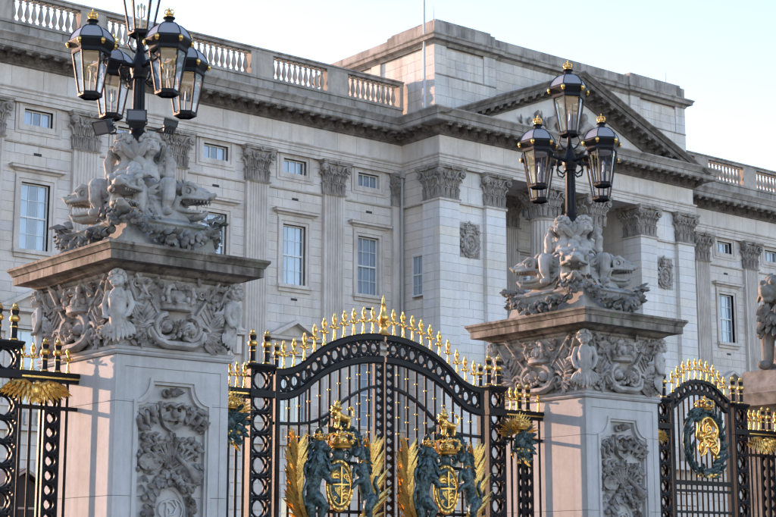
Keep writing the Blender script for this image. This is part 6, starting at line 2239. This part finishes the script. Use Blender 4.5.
# ================================================================== pier with the stone lion, beyond the side gate
t = empty('stone_pier', (29.35, GY, 0), 'broad stone pier carrying a seated lion, at the end of the railings', 'pier')
m = MB()
m.rings([(0.2, 0), (0.2, 0.8), (0.12, 0.95), (0, 1.05), (0, 4.4), (0.05, 4.5), (0.02, 4.55), (0.02, 4.75), (0.12, 4.85), (0.2, 4.95), (0.34, 5.0), (0.36, 5.16), (0.42, 5.26), (0.40, 5.28)], 1.05, 0.95)
link('pier_shaft', m.mesh('pier_shaft', 25), 'lion', t)
m = MB()
m.rings([(0.2, 5.282), (0.2, 5.4), (0.12, 5.5), (0.02, 5.62), (-0.02, 5.78), (-0.06, 5.8)], 1.05, 0.95)
link('statue_base', m.mesh('statue_base', 25), 'lion', t)
m = MB()
rl = random.Random(61)
dl = MB()
# seated lion facing -x, origin on its base
m.tube([(0.62, 0, 0.35), (0.40, 0, 0.55), (0.08, 0, 0.86), (-0.22, 0, 1.14)], [0.42, 0.40, 0.36, 0.33], 12)
m.ball((0.6, 0, 0.36), (0.42, 0.42, 0.38), 12, 9)
for sy in (-1, 1):
    limb(m, [(-0.30, sy * 0.20, 0.95), (-0.42, sy * 0.22, 0.55), (-0.44, sy * 0.22, 0.16)], [0.20, 0.14, 0.11], 9)
    m.ball((-0.56, sy * 0.22, 0.09), (0.17, 0.12, 0.09), 9, 7)
    limb(m, [(0.50, sy * 0.34, 0.30), (0.18, sy * 0.40, 0.36), (0.10, sy * 0.38, 0.10)], [0.28, 0.2, 0.11], 9)
    m.ball((-0.02, sy * 0.38, 0.09), (0.2, 0.12, 0.09), 9, 7)
m.ball((-0.42, 0, 1.52), (0.27, 0.24, 0.27), 12, 10)
m.ball((-0.68, 0, 1.43), (0.17, 0.15, 0.13), 10, 8)
m.ball((-0.80, 0, 1.50), (0.06, 0.09, 0.05), 8, 6)
m.ball((-0.66, 0, 1.29), (0.13, 0.11, 0.06), 8, 6)
for sy in (-1, 1):
    m.ball((-0.62, sy * 0.12, 1.62), (0.09, 0.07, 0.06), 8, 6)
    m.ball((-0.36, sy * 0.22, 1.72), (0.07, 0.05, 0.08), 7, 5)
for k in range(230):
    a, z = rl.uniform(0, 2 * pi), rl.uniform(0.75, 1.82)
    q = 0.34 - 0.5 * max(0, z - 1.5)
    c = Vector((-0.26 + q * math.cos(a), q * math.sin(a), z))
    if math.cos(a) < -0.5 and 1.28 < z < 1.74:
        continue
    dl.leaf(c, c + Vector((0.07 * math.cos(a), 0.07 * math.sin(a), -0.2)), 0.06, 0.35, (math.cos(a), math.sin(a), 0.1), 0.03, 4)
m.tube([(0.95, 0, 0.2), (1.1, 0.2, 0.15), (0.9, 0.45, 0.12), (0.5, 0.55, 0.12)], [0.08, 0.07, 0.07, 0.1], 8)
lo = link('lion_statue', m.remesh('lion_statue', 0.018, 1, dl), 'lion', None, (28.98, GY + 0.1, 5.79), (0, 0, 0), (1.15, 1.1, 1.16))
tag(lo, 'dark weathered stone lion seated upright on the pier at the end of the railings', 'statue')

# ================================================================== guard hut behind the railings
t = empty('guard_hut', (13.96, 29.0, 0), 'dark gabled timber hut with pale trim behind the side railing', 'hut')
m = MB(); m.box(-1.1, 1.1, -0.95, 0.95, 0.03, 2.62)
link('wall', m.mesh('hut_wall'), 'hut', t)
m = MB()
m.prism([(-1.1, 2.62), (1.1, 2.62), (0, 3.30)], -0.95, 0.95)
link('gable', m.mesh('hut_gable'), 'hut', t)
m = MB()
for sx in (-1, 1):
    q = [(sx * 1.35, 2.50), (0, 3.34), (0, 3.42), (sx * 1.38, 2.56)]
    m.prism(q if sx > 0 else q[::-1], -1.1, 1.1)
r_ = link('roof', m.mesh('hut_roof'), 'hut', t)
for sx in (-1, 1):
    m = MB()
    q = [(sx * 1.36, 2.51), (0, 3.355), (0, 3.405), (sx * 1.37, 2.555)]
    m.prism(q if sx > 0 else q[::-1], -1.12, -1.101)
    link('barge_board', m.mesh('barge_board'), 'hut_trim', r_)
m = MB(); m.box(-1.1, 1.1, -0.975, -0.951, 2.66, 2.70)
link('tie_board', m.mesh('tie_board'), 'hut_trim', t)
m = MB(); m.box(-0.45, 0.45, -0.97, -0.951, 0.05, 2.1)
d = link('door', m.mesh('hut_door'), 'hut', t)
m = MB(); m.ball((0.36, -1.0, 1.05), 0.03)
link('handle', m.mesh('handle'), 'gold', d)
